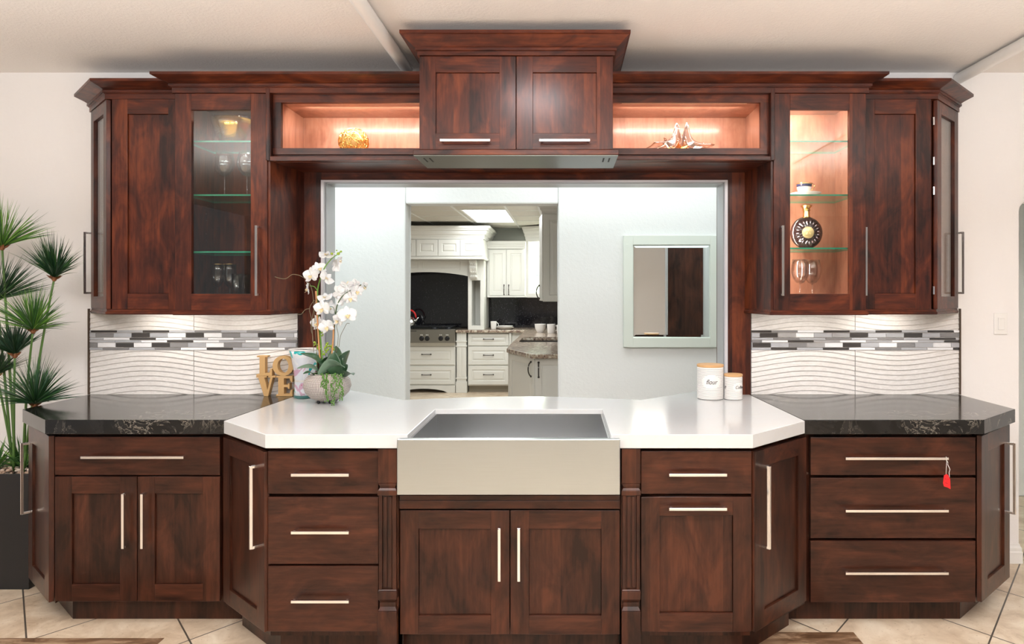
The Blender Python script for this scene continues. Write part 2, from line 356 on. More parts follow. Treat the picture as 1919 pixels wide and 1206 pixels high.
# ------------------------------------------------------------------ cabinetry helpers
WV, WH = ['wood_v', 'wood_h'], ['wood_up_v', 'wood_up_h']
def bar_handle(parent, X, kind, c, a, b_, name='handle'):
    m = MB(); m.M = X; t = .0055; y0, y1 = -.038, -.027
    if kind == 'v':
        m.box(c-t, c+t, y0, y1, a, b_); m.box(c-t, c+t, y1, 0, a, a+.010); m.box(c-t, c+t, y1, 0, b_-.010, b_)
    else:
        m.box(a, b_, y0, y1, c-t, c+t); m.box(a+.004, a+.014, y1, 0, c-t, c+t); m.box(b_-.014, b_-.004, y1, 0, c-t, c+t)
    return m.build(name, 'chrome', parent, bevel=.001)
def door(parent, X, x0, x1, z0, z1, mats, st=.075, glassy=False, handle=None, th=.02, name='door'):
    m = MB(); m.M = X
    m.box(x0, x0+st, 0, th, z0, z1, 0); m.box(x1-st, x1, 0, th, z0, z1, 0)
    m.box(x0+st, x1-st, 0, th, z0, z0+st, 1); m.box(x0+st, x1-st, 0, th, z1-st, z1, 1)
    if not glassy: m.box(x0+st, x1-st, .010, .017, z0+st, z1-st, 0)
    d = m.build(name, mats, parent, bevel=.0016, fix=True)
    if glassy:
        g = MB(); g.M = X; g.box(x0+st-.004, x1-st+.004, .010, .014, z0+st-.004, z1-st+.004); g.build('glass_pane', 'pane', d)
    if handle: bar_handle(d, X, *handle)
    return d
def slab(parent, X, x0, x1, z0, z1, mats, handle=None, name='drawer'):
    m = MB(); m.M = X; m.box(x0, x1, 0, .02, z0, z1, 1); d = m.build(name, mats, parent, bevel=.0018)
    if handle: bar_handle(d, X, *handle)
    return d
def prism_part(parent, name, poly, z0, z1, mats=WV, **kw):
    m = MB(); m.prism(poly, z0, z1); return m.build(name, mats, parent, **kw)
def mp(s, pts): return [(S(s, u), y) for u, y in pts]
YA, YB_ = 2.69, 2.99      # door planes: centre bay, wing bays
for s in (-1, 1):
    side = 'left' if s < 0 else 'right'
    def FR(u0, y0, u1, y1):   # frame from plan points so that x runs left to right seen from the front
        a, b2 = (S(s,u0), y0), (S(s,u1), y1)
        return frame(a, b2) if s > 0 else frame(b2, a)
    # wing base unit (under the black stone)
    X, w = FR(1.288, YB_, 2.008, YB_)
    lab = 'dark cherry base cabinet with one wide drawer over two shaker doors' if s < 0 else 'dark cherry base cabinet with three wide stacked drawers and long chrome pulls'
    t = thing('base_cabinet', lab, 'cabinet', (S(s,1.65), YB_, 0), 'base cabinets of the display')
    prism_part(t, 'carcass', mp(s, [(1.268, YB_+.032), (2.012, YB_+.032), (2.012, YW-.02), (1.268, YW-.02)]), .100, .846)
    prism_part(t, 'toe_kick', mp(s, [(1.20, 3.07), (1.985, 3.07), (1.985, 3.12), (1.20, 3.12)]), 0, .100)
    c = w/2; hl = .222
    if s < 0:
        slab(t, X, 0, w, .664, .831, WV, ('h', .749, c-hl, c+hl))
        door(t, X, 0, w/2-.002, .114, .657, WV, .074, handle=('v', w/2-.041, .356, .592))
        door(t, X, w/2+.002, w, .114, .657, WV, .074, handle=('v', w/2+.041, .356, .592))
    else:
        slab(t, X, 0, w, .664, .829, WV, ('h', .7445, c-hl, c+hl)); slab(t, X, 0, w, .389, .652, WV, ('h', .519, c-hl, c+hl))
        slab(t, X, 0, w, .109, .377, WV, ('h', .250, c-hl, c+hl))
    # angled end unit
    t = thing('angled_base_cabinet', f'angled dark cherry end cabinet, shaker door, ' + ('beside the black planter' if s < 0 else 'nearest the light switch wall'), 'cabinet', (S(s,2.15), 3.12, 0), 'angled base cabinets')
    X, w = FR(2.022, 2.975, 2.322, 3.243)
    prism_part(t, 'carcass', mp(s, [(2.014, YB_+.012), (2.310, 3.262), (2.310, YW-.02), (2.014, YW-.02)]), .100, .846)
    prism_part(t, 'toe_kick', mp(s, [(1.986, 3.07), (2.27, 3.325), (2.27, YW-.03), (1.986, YW-.03)]), 0, .100)
    hx = .352 if s > 0 else w-.352
    door(t, X, .008, w-.002, .114, .836, WV, .078, handle=('v', hx, .43, .76))
    # inner angled unit beside the centre bay
    t = thing('angled_base_cabinet', f'angled dark cherry cabinet under the {side} corner of the white counter', 'cabinet', (S(s,1.11), 2.84, 0), 'angled base cabinets')
    X, w = FR(.957, 2.682, 1.262, 2.962)
    prism_part(t, 'carcass', mp(s, [(.952, YA+.032), (1.266, 3.0), (1.266, YW-.02), (.952, YW-.02)]), .100, .855)
    prism_part(t, 'toe_kick', mp(s, [(.93, 2.765), (1.20, 3.012), (1.20, 3.09), (.93, 3.0)]), 0, .100)
    hx = .055 if s > 0 else w-.055
    door(t, X, .006, w-.004, .130, .836, WV, .068, handle=('v', hx, .452, .778))
    # drawer / door unit of the centre bay
    X, w = FR(.515, YA, .949, YA); c = w/2
    lab = 'dark cherry cabinet with three small stacked drawers left of the sink' if s < 0 else 'dark cherry cabinet with a small drawer over one shaker door right of the sink'
    t = thing('base_cabinet', lab, 'cabinet', (S(s,.73), YA, 0), 'base cabinets of the display')
    prism_part(t, 'carcass', mp(s, [(.513, YA+.032), (.951, YA+.032), (.951, YW-.25), (.513, YW-.25)]), .100, .855)
    prism_part(t, 'toe_kick', mp(s, [(.513, 2.765), (.93, 2.765), (.93, 2.80), (.513, 2.80)]), 0, .100)
    slab(t, X, 0, w, .671, .838, WV, ('h', .754, c-.112, c+.112))
    if s < 0:
        slab(t, X, 0, w, .396, .658, WV, ('h', .531, c-.112, c+.112)); slab(t, X, 0, w, .131, .388, WV, ('h', .264, c-.112, c+.112))
    else:
        door(t, X, 0, w, .130, .658, WV, .073, handle=('h', .622, c-.112, c+.112))
    # fluted pilaster
    t = thing('pilaster', f'dark fluted wooden pilaster {side} of the steel sink', 'pilaster', (S(s,.473), 2.67, 0), 'pilasters beside the sink')
    m = MB(); x0, x1 = sorted((S(s,.437), S(s,.511))); 
    def taper(z0, z1, a, b2):
        m.add([(x0+a,2.665+a,z0),(x1-a,2.665+a,z0),(x1-a,2.75,z0),(x0+a,2.75,z0),(x0+b2,2.665+b2,z1),(x1-b2,2.665+b2,z1),(x1-b2,2.75,z1),(x0+b2,2.75,z1)],
              [(0,3,2,1),(4,5,6,7),(0,1,5,4),(1,2,6,5),(2,3,7,6),(3,0,4,7)])
    m.box(x0, x1, 2.69, 2.76, 0, .853)
    m.box(x0, x1, 2.668, 2.69, .718, .853); taper(.696, .718, .010, .001)
    m.box(x0-.001, x1+.001, 2.664, 2.69, .672, .690); taper(.690, .700, 0, .006)
    m.build('capital', WV, t, bevel=.0015)
    m = MB(); m.box(x0+.003, x0+.016, 2.668, 2.70, .305, .672); m.box(x1-.016, x1-.003, 2.668, 2.70, .305, .672)
    m.box(x0+.016, x1-.016, 2.676, 2.70, .305, .672)
    m.box(x0+.022, x0+.034, 2.670, 2.68, .312, .665); m.box(x1-.034, x1-.022, 2.670, 2.68, .312, .665); m.build('fluted_shaft', WV, t, bevel=.0012)
    m = MB(); m.box(x0, x1, 2.662, 2.70, .268, .300); taper(.252, .268, .010, 0); taper(.300, .306, 0, .004); m.box(x0+.006, x1-.006, 2.672, 2.70, .236, .254); taper(.222, .238, 0, .008)
    m.box(x0, x1, 2.662, 2.75, 0, .222); m.build('plinth', WV, t, bevel=.0015)
# sink base
t = thing('sink_cabinet', 'dark cherry sink base cabinet with two shaker doors below the steel apron', 'cabinet', (XC, 2.70, 0))
X, w = frame((S(-1,.433), 2.70), (S(1,.433), 2.70))
prism_part(t, 'carcass', mp(1, [(-.434, 2.735), (.434, 2.735), (.434, 3.45), (-.434, 3.45)]), .100, .61)
prism_part(t, 'toe_kick', mp(1, [(-.434, 2.765), (.434, 2.765), (.434, 2.80), (-.434, 2.80)]), 0, .100)
m = MB(); m.box(S(-1,.434), S(1,.434), 2.694, 2.73, .612, .664, 0); m.box(S(-1,.434), S(1,.434), 2.690, 2.70, .612, .644, 0); m.build('sink_rail', ['wood_h'], t, bevel=.0015)
door(t, X, 0, w/2-.002, .115, .603, WV, .073, handle=('v', w/2-.039, .338, .541))
door(t, X, w/2+.002, w, .115, .603, WV, .073, handle=('v', w/2+.037, .338, .541))
# farmhouse sink
t = thing('farmhouse_sink', 'stainless steel farmhouse sink with a wide brushed apron front, set in the white counter', 'sink', (XC, 2.63, .68))
m = MB(); m.box(S(-1,.4285), S(1,.4285), 2.630, 2.650, .684, .899); m.build('apron', 'steel', t, bevel=.004)
m = MB(); x0, x1, y0, y1, zt, zb = S(-1,.394), S(1,.394), 2.650, 3.231, .899, .690
zw = CT-.021; x0 += .001; x1 -= .001; y1 -= .002
m.box(x0, x0+.008, y0+.001, y1, zb, zw); m.box(x1-.008, x1, y0+.001, y1, zb, zw); m.box(x0+.008, x1-.008, y1-.008, y1, zb, zw)
m.box(x0+.008, x1-.008, y0+.001, y0+.009, zb, zt-.002); m.box(x0+.008, x1-.008, y0+.009, y1-.008, zb, zb+.006); zb += .006
m.lathe([(.0, zb+.001), (.055, zb+.001), (.058, zb+.004), (.045, zb+.004), (.04, zb)], (XC, 3.0, 0), 24)
m.build('basin', 'steel_basin', t, fix=False)
# ------------------------------------------------------------------ countertops
for s in (-1, 1):
    side = 'left' if s < 0 else 'right'
    poly = mp(s, [(1.247, 2.964), (2.03, 2.964), (2.34, 3.233), (2.34, YW-.001), (1.212, YW-.001)])
    m = MB(); m.prism(poly, CT-.062, CT)
    tag(m.build('countertop', 'granite', bevel=.002, loc=(S(s,1.7), 3.3, CT-.062)), f'polished black stone countertop with pale veins on the {side} wing cabinets', 'countertop', 'black stone countertops')
m = MB(); H = .394; y0, yb_ = 2.66, 3.232; z0, z1 = CT-.054, CT
yN = YW-.04
outer_l = [(-H, y0), (-.946, y0), (-1.245, 2.94), (-1.2095, YW-.001), (-1.0795, YW-.001), (-1.0795, YW+WT+.075), (-.607, 3.51)]
arcp = [(-.607+1.214*i/16, 3.51+.12*math.sin(PI*i/16)) for i in range(1, 16)]
# left wing, right wing, back strip with rounded bar edge
lw = [(-H, yb_), (-H, y0), (-.946, y0), (-1.245, 2.94), (-1.2095, YW-.001), (-1.070, YW-.001), (-1.070, YW+WT+.075), (-.607, 3.51)]
full = lw[1:]+arcp+[(-u, y) for u, y in lw[1:]][::-1]+[(H, yb_), (-H, yb_)]
m.prism([(XC+u, y) for u, y in full], z0, z1)
tag(m.build('countertop', 'quartz', bevel=.002, loc=(XC, 3.1, z0)), 'thick white quartz countertop with angled corners around the steel sink', 'countertop')
m = MB(); m.box(S(-1,.5), S(1,.5), 3.44, 3.46, .10, .85); struct(m.build('trim_counter_back', 'wood_v'), 'dark back panel under the white counter')
# ------------------------------------------------------------------ backsplashes
mos = [mat('mosaic_'+n_, c, r_, me) for n_, c, r_, me in (('charcoal', (.055,.050,.048), .15, 0), ('silver', (.72,.73,.76), .22, .7), ('pale_grey', (.42,.43,.46), .12, 0), ('white', (.78,.79,.82), .12, 0), ('grey', (.22,.215,.22), .15, 0))]
mos.append(mat('grout', (.62,.60,.58), .8))
mos.append(mat('bronze_edge_trim', (.09,.06,.04), .35, .4))
for s in (-1, 1):
    side = 'left' if s < 0 else 'right'
    x0, x1 = sorted((S(s,1.222), S(s,2.338))); yf = YW-.012
    what = 'behind the wooden letters' if s < 0 else 'beside the light switch'
    t = thing('tile_backsplash', f'white wave-relief tile backsplash with a mosaic band on the {side} wing, {what}', 'backsplash', ((x0+x1)/2, YW, CT), 'wave tile backsplashes')
    for za, zb2 in ((CT+.001, 1.150), (1.258, 1.372)):
        m = MB(); nx = 64; nz = int((zb2-za)/.0022); xm = (x0+x1)/2
        vs, fs = [], []
        xs = sorted([x0+(x1-x0)*i/nx for i in range(nx+1) if abs(x0+(x1-x0)*i/nx-xm) > .004]+[xm-.0018, xm-.0009, xm, xm+.0009, xm+.0018]); nx = len(xs)-1
        for x in xs:
            for j in range(nz+1):
                z = za+(zb2-za)*j/nz; wv = .0255*math.sin(2*PI*(x-(xm-.49))/.96)
                f = 1-((z-wv)/.0266) % 1.0
                dd = .0042*f if f < .88 else .0042*.88*(1-f)/.12
                if abs(x-xm) < .0012: dd = -.002
                vs.append((x, yf-dd, z))
        for i in range(nx):
            for j in range(nz): a = i*(nz+1)+j; fs.append((a, a+nz+1, a+nz+2, a+1))
        m.add(vs, fs); m.box(x0, x1, yf+.002, YW-.001, za, zb2)
        m.build('wave_tile', 'wave', t, fix=False)
    m = MB(); rnd = random.Random(3+s); m.box(x0, x1, yf-.001, YW-.001, 1.150, 1.258, 5); z = 1.2555
    for h, wd in ((.011, .14), (.0225, .097), (.010, .14), (.010, .14), (.0225, .097), (.011, .14)):
        x = x0-rnd.random()*wd; last = -1
        while x < x1:
            a, b2 = max(x+.001, x0), min(x+wd-.001, x1)
            c = rnd.choice([0,0,1,1,2,3,3,4] if h > .02 else [0,1,2,3,3,4,2])
            if c == last: c = (c+2) % 5
            last = c
            if b2-a > .003: m.box(a, b2, yf-.006, yf, z-h, z, c)
            x += wd
        z -= h+.0035
    m.build('mosaic_band', mos, t)
    m = MB(); xe = S(s,2.338); m.box(min(xe, xe+s*.007), max(xe, xe+s*.007), YW-.024, YW-.001, CT+.001, 1.372); m.build('edge_trim', mos[6], t)
# ------------------------------------------------------------------ upper cabinets
UP = ['wood_up_v', 'wood_up_h', 'wood_lit']
for s in (-1, 1):
    side = 'left' if s < 0 else 'right'
    def FR(u0, y0, u1, y1):
        a, b2 = (S(s,u0), y0), (S(s,u1), y1)
        return frame(a, b2) if s > 0 else frame(b2, a)
    # wood panel on the wall beside the opening
    x0, x1 = sorted((S(s,OPN+.014), S(s,1.216)))
    m = MB(); m.box(x0, x1, YW-.020, YW-.001, CT+.001, 2.104)
    tag(m.build('wall_panel', 'wood_up_v', loc=(S(s,1.15), YW, CT)), f'flat dark cherry panel on the wall {side} of the pass-through', 'panel', 'cherry panels beside the pass-through')
    # glass-door cabinet
    lab = ('dark cherry wall cabinet with a glass door, holding the gold bowl and stemware' if s < 0 else
           'dark cherry wall cabinet with a glass door and warm lit interior holding the round bottle')
    t = thing('glass_cabinet', lab, 'cabinet', (S(s,1.46), 3.35, 1.373), 'glass-door wall cabinets')
    yc = 3.372; m = MB()
    def bx(u0, u1, ya, y1_, za, zb2, mi):
        a, b2 = sorted((S(s,u0), S(s,u1))); m.box(a, b2, ya, y1_, za, zb2, mi)
    bx(1.240, 1.256, yc, YW-.001, 1.375, 2.431, 0); bx(1.256, 1.260, yc+.012, YW-.02, 1.393, 2.413, 2)
    bx(1.672, 1.688, yc, YW-.001, 1.375, 2.431, 0); bx(1.668, 1.672, yc+.012, YW-.02, 1.393, 2.413, 2)
    bx(1.256, 1.672, yc, YW-.001, 1.375, 1.389, 0); bx(1.26, 1.668, yc, YW-.02, 1.389, 1.393, 2)
    bx(1.256, 1.672, yc, YW-.001, 2.417, 2.431, 0); bx(1.26, 1.668, yc, YW-.02, 2.413, 2.417, 2)
    bx(1.256, 1.672, YW-.02, YW-.001, 1.389, 2.417, 2)
    m.build('carcass', UP if s > 0 else ['wood_up_v', 'wood_up_h', 'wood_up_v'], t)  # right side takes the copy with lamplight in its colour, left does not
    m = MB(); m.prism(mp(s, [(1.226, 3.36), (1.240, 3.36), (1.240, YW-.002), (1.182, YW-.002)]), 1.374, 2.104); m.build('end_panel', WH, t, bevel=.001)
    for z in (2.212, 1.946, 1.682 if s > 0 else 1.664):
        m = MB(); a, b2 = sorted((S(s,1.261), S(s,1.667))); ya, y2, zt = 3.40, YW-.022, z
        v8 = [(a,ya,z-.008),(b2,ya,z-.008),(b2,y2,z-.008),(a,y2,z-.008),(a,ya,z),(b2,ya,z),(b2,y2,z),(a,y2,z)]
        m.add(v8, [(0,3,2,1),(4,5,6,7)], 0); m.add(v8, [(0,1,5,4),(1,2,6,5),(2,3,7,6),(3,0,4,7)], 1)
        m.build('glass_shelf', ['shelf_glass', 'shelf_edge'], t)
    for k_ in range(26):
        if k_ % 5:
            m = MB(); z = 1.45+k_*.035; x = S(s,1.668); m.box(min(x, x-s*.0012), max(x, x-s*.0012), 3.60, 3.604, z, z+.004); m.build('shelf_pin', 'chrome', t)
    X, w = FR(1.236, 3.35, 1.690, 3.35)
    hx = .036 if s > 0 else w-.04
    door(t, X, .002, w-.002, 1.373, 2.431, WH, .080, True, ('v', hx, 1.444, 1.783))
    # solid narrow cabinet
    lab = f'narrow solid cherry wall cabinet with one tall shaker door {side} of the ' + ('stemware cabinet' if s < 0 else 'lit glass cabinet')
    t = thing('wall_cabinet', lab, 'cabinet', (S(s,1.88), 3.434, 1.373), 'solid wall cabinets')
    prism_part(t, 'carcass', mp(s, [(1.690, 3.468), (2.074, 3.468), (2.074, YW-.001), (1.690, YW-.001)]), 1.376, 2.431, WH)
    X, w = FR(1.691, 3.434, 2.052, 3.434)
    door(t, X, 0, w, 1.376, 2.431, WH, .078, handle=('v', .020 if s > 0 else w-.016, 1.444, 1.783))
    # angled end cabinet with a glass door
    t = thing('angled_wall_cabinet', f'slim angled cherry wall cabinet with a glass door at the far {side} end', 'cabinet', (S(s,2.19), 3.56, 1.373), 'angled wall cabinets')
    X, w = FR(2.078, 3.432, 2.330, 3.682)
    m = MB(); m.prism(mp(s, [(2.078, 3.46), (2.088, 3.46), (2.088, YW-.001), (2.078, YW-.001)]), 1.376, 2.431, 0)
    for z in (1.376, 2.417): m.prism(mp(s, [(2.078, 3.462), (2.318, YW-.004), (2.078, YW-.001)]), z, z+.014, 0)
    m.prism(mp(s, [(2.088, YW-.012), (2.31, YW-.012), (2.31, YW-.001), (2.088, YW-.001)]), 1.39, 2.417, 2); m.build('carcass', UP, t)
    hx = w-.03 if s > 0 else .03
    door(t, X, .012, w, 1.376, 2.425, WH, .062, True, ('v', hx, 1.452, 1.780))
    for z in (1.45, 1.95, 2.10, 2.30):
        m = MB(); m.M = X; m.box(.001 if s > 0 else w-.009, .011 if s > 0 else w-.001, .010, .02, z, z+(.025 if s < 0 else .04)); m.build('hinge', 'chrome', t)
    # open lit niche above the pass-through
    t = thing('display_niche', f'open cherry display niche lit inside, {side} of the hood cabinet', 'niche', (S(s,.83), 3.385, 2.104), 'lit display niches')
    m = MB()
    # face frame
    def bf(u0, u1, ya, y1_, za, zb2, mi=0): a, b2 = sorted((S(s,u0), S(s,u1))); m.box(a, b2, ya, y1_, za, zb2, mi)
    bf(.43, 1.222, 3.378, 3.398, 2.395, 2.434, 1); bf(.43, 1.222, 3.378, 3.398, 2.138, 2.170, 1); bf(1.180, 1.222, 3.378, 3.398, 2.170, 2.395, 0); bf(.43, .442, 3.378, 3.398, 2.17, 2.395, 0)
    m.build('face_frame', WH, t, bevel=.0015)
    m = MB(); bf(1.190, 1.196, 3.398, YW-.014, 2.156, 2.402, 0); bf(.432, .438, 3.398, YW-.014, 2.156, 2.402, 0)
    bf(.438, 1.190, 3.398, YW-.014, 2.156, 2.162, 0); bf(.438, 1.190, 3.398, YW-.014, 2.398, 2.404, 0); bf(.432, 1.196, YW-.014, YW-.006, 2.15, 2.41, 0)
    m.build('lining', ['wood_lit'], t)
    m = MB(); bf(.43, 1.238, 3.40, YW-.001, 2.404, 2.434); bf(.43, 1.238, 3.39, YW-.001, 2.104, 2.15, 1); bf(1.196, 1.238, 3.40, YW-.001, 2.15, 2.404); m.build('carcass', WH, t)
    m = MB(); bf(1.222, 1.242, 3.342, 3.39, 2.104, 2.455); bf(.43, 1.222, 3.342, 3.39, 2.104, 2.124, 1); m.build('edge_moulding', WH, t, bevel=.003)
    m = MB(); bf(.50, 1.12, 3.3985, 3.402, 2.3955, 2.3985); m.build('light_strip', mat('warm_light_strip', (1,.8,.6), .5, emit=(1,.6,.3), power=1.2), t)
    # crown and light rail
    CR = [(-.03,2.433),(.008,2.433),(.008,2.457),(.014,2.459),(.014,2.462),(.020,2.463),(.020,2.474),(.016,2.477),(.030,2.485),(.070,2.501),(.076,2.503),(.076,2.516),(-.03,2.516)]
    def path(p): q_ = mp(s, p); return q_[::-1] if s > 0 else q_
    m = MB(); sweep(m, [(a, b2) for a, b2 in (mp(s, [(.432, 3.352), (1.692, 3.352), (1.692, YW-.001)]) if s > 0 else mp(s, [(1.692, YW-.001), (1.692, 3.352), (.432, 3.352)]))], CR)
    tag(m.build('crown_moulding', 'wood_up_h', loc=(S(s,1.1), 3.35, 2.43)), f'stepped dark cherry crown moulding over the {side} niche and glass cabinet', 'moulding', 'crown mouldings')
    CR2 = [(a, z-.006) for a, z in CR]
    q_ = [(1.70, 3.437), (2.080, 3.437), (2.332, 3.690)]
    m = MB(); sweep(m, mp(s, q_ if s > 0 else q_[::-1]), CR2)
    tag(m.build('crown_moulding', 'wood_up_h', loc=(S(s,1.95), 3.45, 2.43)), f'dark cherry crown moulding turning the corner above the {side} end wall cabinets', 'moulding', 'crown mouldings')
    LR = [(-.03,1.349),(.004,1.349),(.009,1.353),(.009,1.360),(.003,1.366),(.003,1.3750),(-.03,1.3750)]
    q_ = [(1.186, YW-.002), (1.226, 3.355), (1.692, 3.355), (1.692, 3.440), (2.078, 3.440), (2.325, 3.688)]
    m = MB(); sweep(m, mp(s, q_ if s > 0 else q_[::-1]), LR)
    tag(m.build('light_rail', 'wood_up_h', loc=(S(s,1.7), 3.4, 1.349)), f'thin cherry light rail under the {side} wall cabinets', 'moulding', 'light rails')
    # under-cabinet lights
    for ua, ub, yy_ in ((1.28, 1.65, 3.52), (1.74, 2.05, 3.57)):
        a, b2 = sorted((S(s,ua), S(s,ub)))
        m = MB(); m.box(a, b2, yy_-.012, yy_+.012, 1.364, 1.3745)
        wh = 'glass' if ua < 1.5 else 'solid'
        tag(m.build('under_cabinet_light', mat('strip_lamp', (1,1,1), .5, emit=(1,.93,.82), power=7), loc=((a+b2)/2, yy_, 1.3745)), f'white light strip under the {side} {wh} wall cabinet', 'lamp', 'under-cabinet light strips')
        area('under_cabinet_lamp', ((a+b2)/2, yy_, 1.362), (ub-ua, .03), .8, (1, .93, .84))
    area('niche_lamp', (S(s,.80), 3.45, 2.385), (.60, .02), 4.5, (1, .86, .75), (math.radians(35), 0, 0))
area('glass_cabinet_lamp', (S(1,1.42), 3.46, 2.405), (.16, .05), 5, (1, .88, .78), (math.radians(35), 0, 0))
area('glass_cabinet_strip_lamp', (S(1,1.285), 3.39, 1.90), (.015, .95), 10, (1, .88, .78), (PI/2, 0, 0))
area('glass_cabinet_lamp', (S(-1,1.40), 3.50, 2.405), (.08, .05), 3.2, (1, .85, .68))
# hood cabinet
t = thing('hood_cabinet', 'large cherry cabinet with two shaker doors projecting above the pass-through as a range hood', 'cabinet', (XC, 3.05, 2.07))
prism_part(t, 'carcass', mp(1, [(-.429, 3.084), (.429, 3.084), (.429, YW-.001), (-.429, YW-.001)]), 2.104, 2.512, WH)
X, w = frame((S(-1,.4305), 3.05), (S(1,.4305), 3.05))
door(t, X, 0, w/2-.0015, 2.096, 2.510, WH, .072, handle=('h', 2.129, .098, .318))
door(t, X, w/2+.0015, w, 2.096, 2.510, WH, .072, handle=('h', 2.129, w-.326, w-.104))
m = MB(); m.box(S(-1,.455), S(1,.455), 3.03, 3.34, 2.068, 2.092, 1); m.build('valance', WH, t, bevel=.003)
m = MB(); m.box(S(-1,.452), S(1,.452), 3.034, 3.338, 2.064, 2.068, 0)
for s in (-1, 1):
    for u in (.392, .418): x = S(s,u); m.box(x-.0035, x+.0035, 3.087, 3.175, 2.063, 2.0645, 1)
m.build('steel_liner', ['liner', 'dark_gap'], t)
m = MB(); sweep(m, mp(1, [(-.4305, YW-.001), (-.4305, 3.05), (.4305, 3.05), (.4305, YW-.001)]),
    [(-.03,2.512),(.008,2.512),(.008,2.530),(.016,2.532),(.016,2.543),(.022,2.547),(.065,2.584),(.072,2.587),(.072,2.601),(-.03,2.601)])
m.build('crown_moulding', 'wood_up_h', t)
m = MB(); m.box(S(-1,1.18), S(1,1.18), YW-.018, YW-.001, OZ+.010, 2.1035)
tag(m.build('header_board', 'wood_up_h', loc=(XC, YW, 2.05)), 'dark cherry header board on the wall over the pass-through', 'board')
# ------------------------------------------------------------------ small things on and in the display
rnd = random.Random(11)
M['gold'] = mat('gold_glass', (.80,.50,.10), .18, .85)
M['gold_rim'] = mat('gold_rim', (.85,.62,.25), .2, 1)
M['ceramic'] = mat('white_ceramic', (.80,.78,.76), .25)
M['navy'] = mat('navy_band', (.02,.025,.07), .2)
M['bamboo'] = mat('bamboo_lid', (.62,.36,.16), .45)
M['ink'] = mat('black_lettering', (.03,.03,.03), .5)
M['kraft'] = mat('tan_fibreboard', (.50,.31,.13), .6)
def text_mesh(txt, size, shear=0.0, ext=.0005):
    c = bpy.data.curves.new('lettering', 'FONT'); c.body = txt; c.size = size; c.shear = shear; c.extrude = ext; c.align_x = 'CENTER'; c.align_y = 'CENTER'
    o = bpy.data.objects.new('lettering', c); scene.collection.objects.link(o)
    dg = bpy.context.evaluated_depsgraph_get(); dg.update(); me = bpy.data.meshes.new_from_object(o.evaluated_get(dg))
    vs = [v.co.copy() for v in me.vertices]; fs = [tuple(p.vertices) for p in me.polygons]
    bpy.data.objects.remove(o); bpy.data.curves.remove(c); bpy.data.meshes.remove(me); return vs, fs
# ---- stemware
def wine_glass(c, h, r, rim=False, label='', group='', name='wine_glass', parts=True, flute=False):
    t = thing(name, label, 'glass', c, group); b = h*.50
    prof_o = [(r*.30 if False else .0025, h*.46), (r*.45, h*.50), (r*.82, h*.60), (r, h*.72), (r*.96, h*.86), (r*.80, h)]
    if flute: prof_o = [(.0025, h*.42), (r*.5, h*.47), (r*.85, h*.58), (r, h*.74), (r*.98, h*.88), (r*.90, h)]
    prof = prof_o+[(p-.0010, z) for p, z in prof_o[::-1][:-1]]
    m = MB(); m.lathe(prof[:6]+prof[6:], c, 24); m.build('bowl', 'stem_glass', t, smooth=True, fix=False)
    m = MB(); m.lathe([(.0001, h*.47), (.0035, h*.46), (.0028, h*.40), (.0030, h*.08), (.006, h*.03), (r*.85, .003), (r*.87, 0), (.0001, 0)], c, 20); m.build('stem', 'stem_glass', t, smooth=True)
    if rim: m = MB(); rr = prof_o[-1][0]; m.lathe([(rr-.0012, h-.001), (rr+.0006, h-.001), (rr+.0006, h+.0015), (rr-.0012, h+.0015), (rr-.0012, h-.001)], c, 24); m.build('gold_rim', 'gold_rim', t, smooth=False, fix=False)
    return t
def on(px, Y, z): return ((px-1057)*Y/F_PX, Y, z)
wine_glass(on(421, 3.50, 1.946), .223, .048, label='large wine glass on the second shelf of the left glass cabinet, fully in view', group='stemware in the left glass cabinet')
wine_glass(on(463, 3.50, 1.946), .223, .048, label='wine glass under the gold bowl, half hidden by the door frame', group='stemware in the left glass cabinet')
wine_glass(on(408, 3.50, 1.393), .21, .031, True, 'gold-rimmed flute at the bottom of the left glass cabinet, left of its twin', 'stemware in the left glass cabinet', 'champagne_flute', flute=True)
wine_glass(on(431, 3.50, 1.393), .21, .031, True, 'gold-rimmed flute at the bottom of the left glass cabinet, beside the short tumblers', 'stemware in the left glass cabinet', 'champagne_flute', flute=True)
wine_glass(on(1499, 3.50, 1.393), .235, .046, label='clear wine glass at the bottom of the lit cabinet, the left one of two', group='wine glasses in the lit cabinet')
wine_glass(on(1522, 3.56, 1.393), .235, .046, label='clear wine glass at the bottom of the lit cabinet, the right one behind its twin', group='wine glasses in the lit cabinet')
for i, px in enumerate((446, 458)):
    c = on(px, 3.52+.05*i, 1.393); m = MB(); m.lathe([(.026, 0), (.033, .16), (.031, .16), (.024, .008), (.0001, .008)], c, 20)
    tag(m.build('tumbler', 'stem_glass', smooth=True, fix=False, loc=c), ('tall clear tumbler beside the gold-rimmed flutes' if i == 0 else 'tall clear tumbler half hidden behind the glass door frame'), 'glass', 'tumblers')
# ---- gold bowl on a glass foot
c = on(436, 3.50, 2.2125); t = thing('glass_bowl', 'gold-lined glass bowl on the top shelf of the left glass cabinet', 'bowl', c)
m = MB(); m.lathe([(.0001, .014), (.050, .014), (.066, .035), (.084, .080), (.098, .125)], c, 32); m.build('gold_lining', 'gold', t, smooth=True, fix=False)
m = MB(); m.lathe([(.0001, .001), (.058, .001), (.062, .012), (.074, .040), (.090, .085), (.103, .128), (.100, .129), (.0985, .125)], c, 32); m.build('glass_shell', 'stem_glass', t, smooth=True, fix=False)
m = MB()
for a in range(12):
    w = a*PI/6; p0 = Vector((c[0]-.02, c[1]-.083, c[2]+.055)); m.tube([p0+Vector((.006*math.cos(w), 0, .006*math.sin(w))), p0+Vector((.028*math.cos(w), -.008*math.sin(w), .028*math.sin(w)))], .0016, 5)
m.build('starburst_relief', 'stem_glass', t)
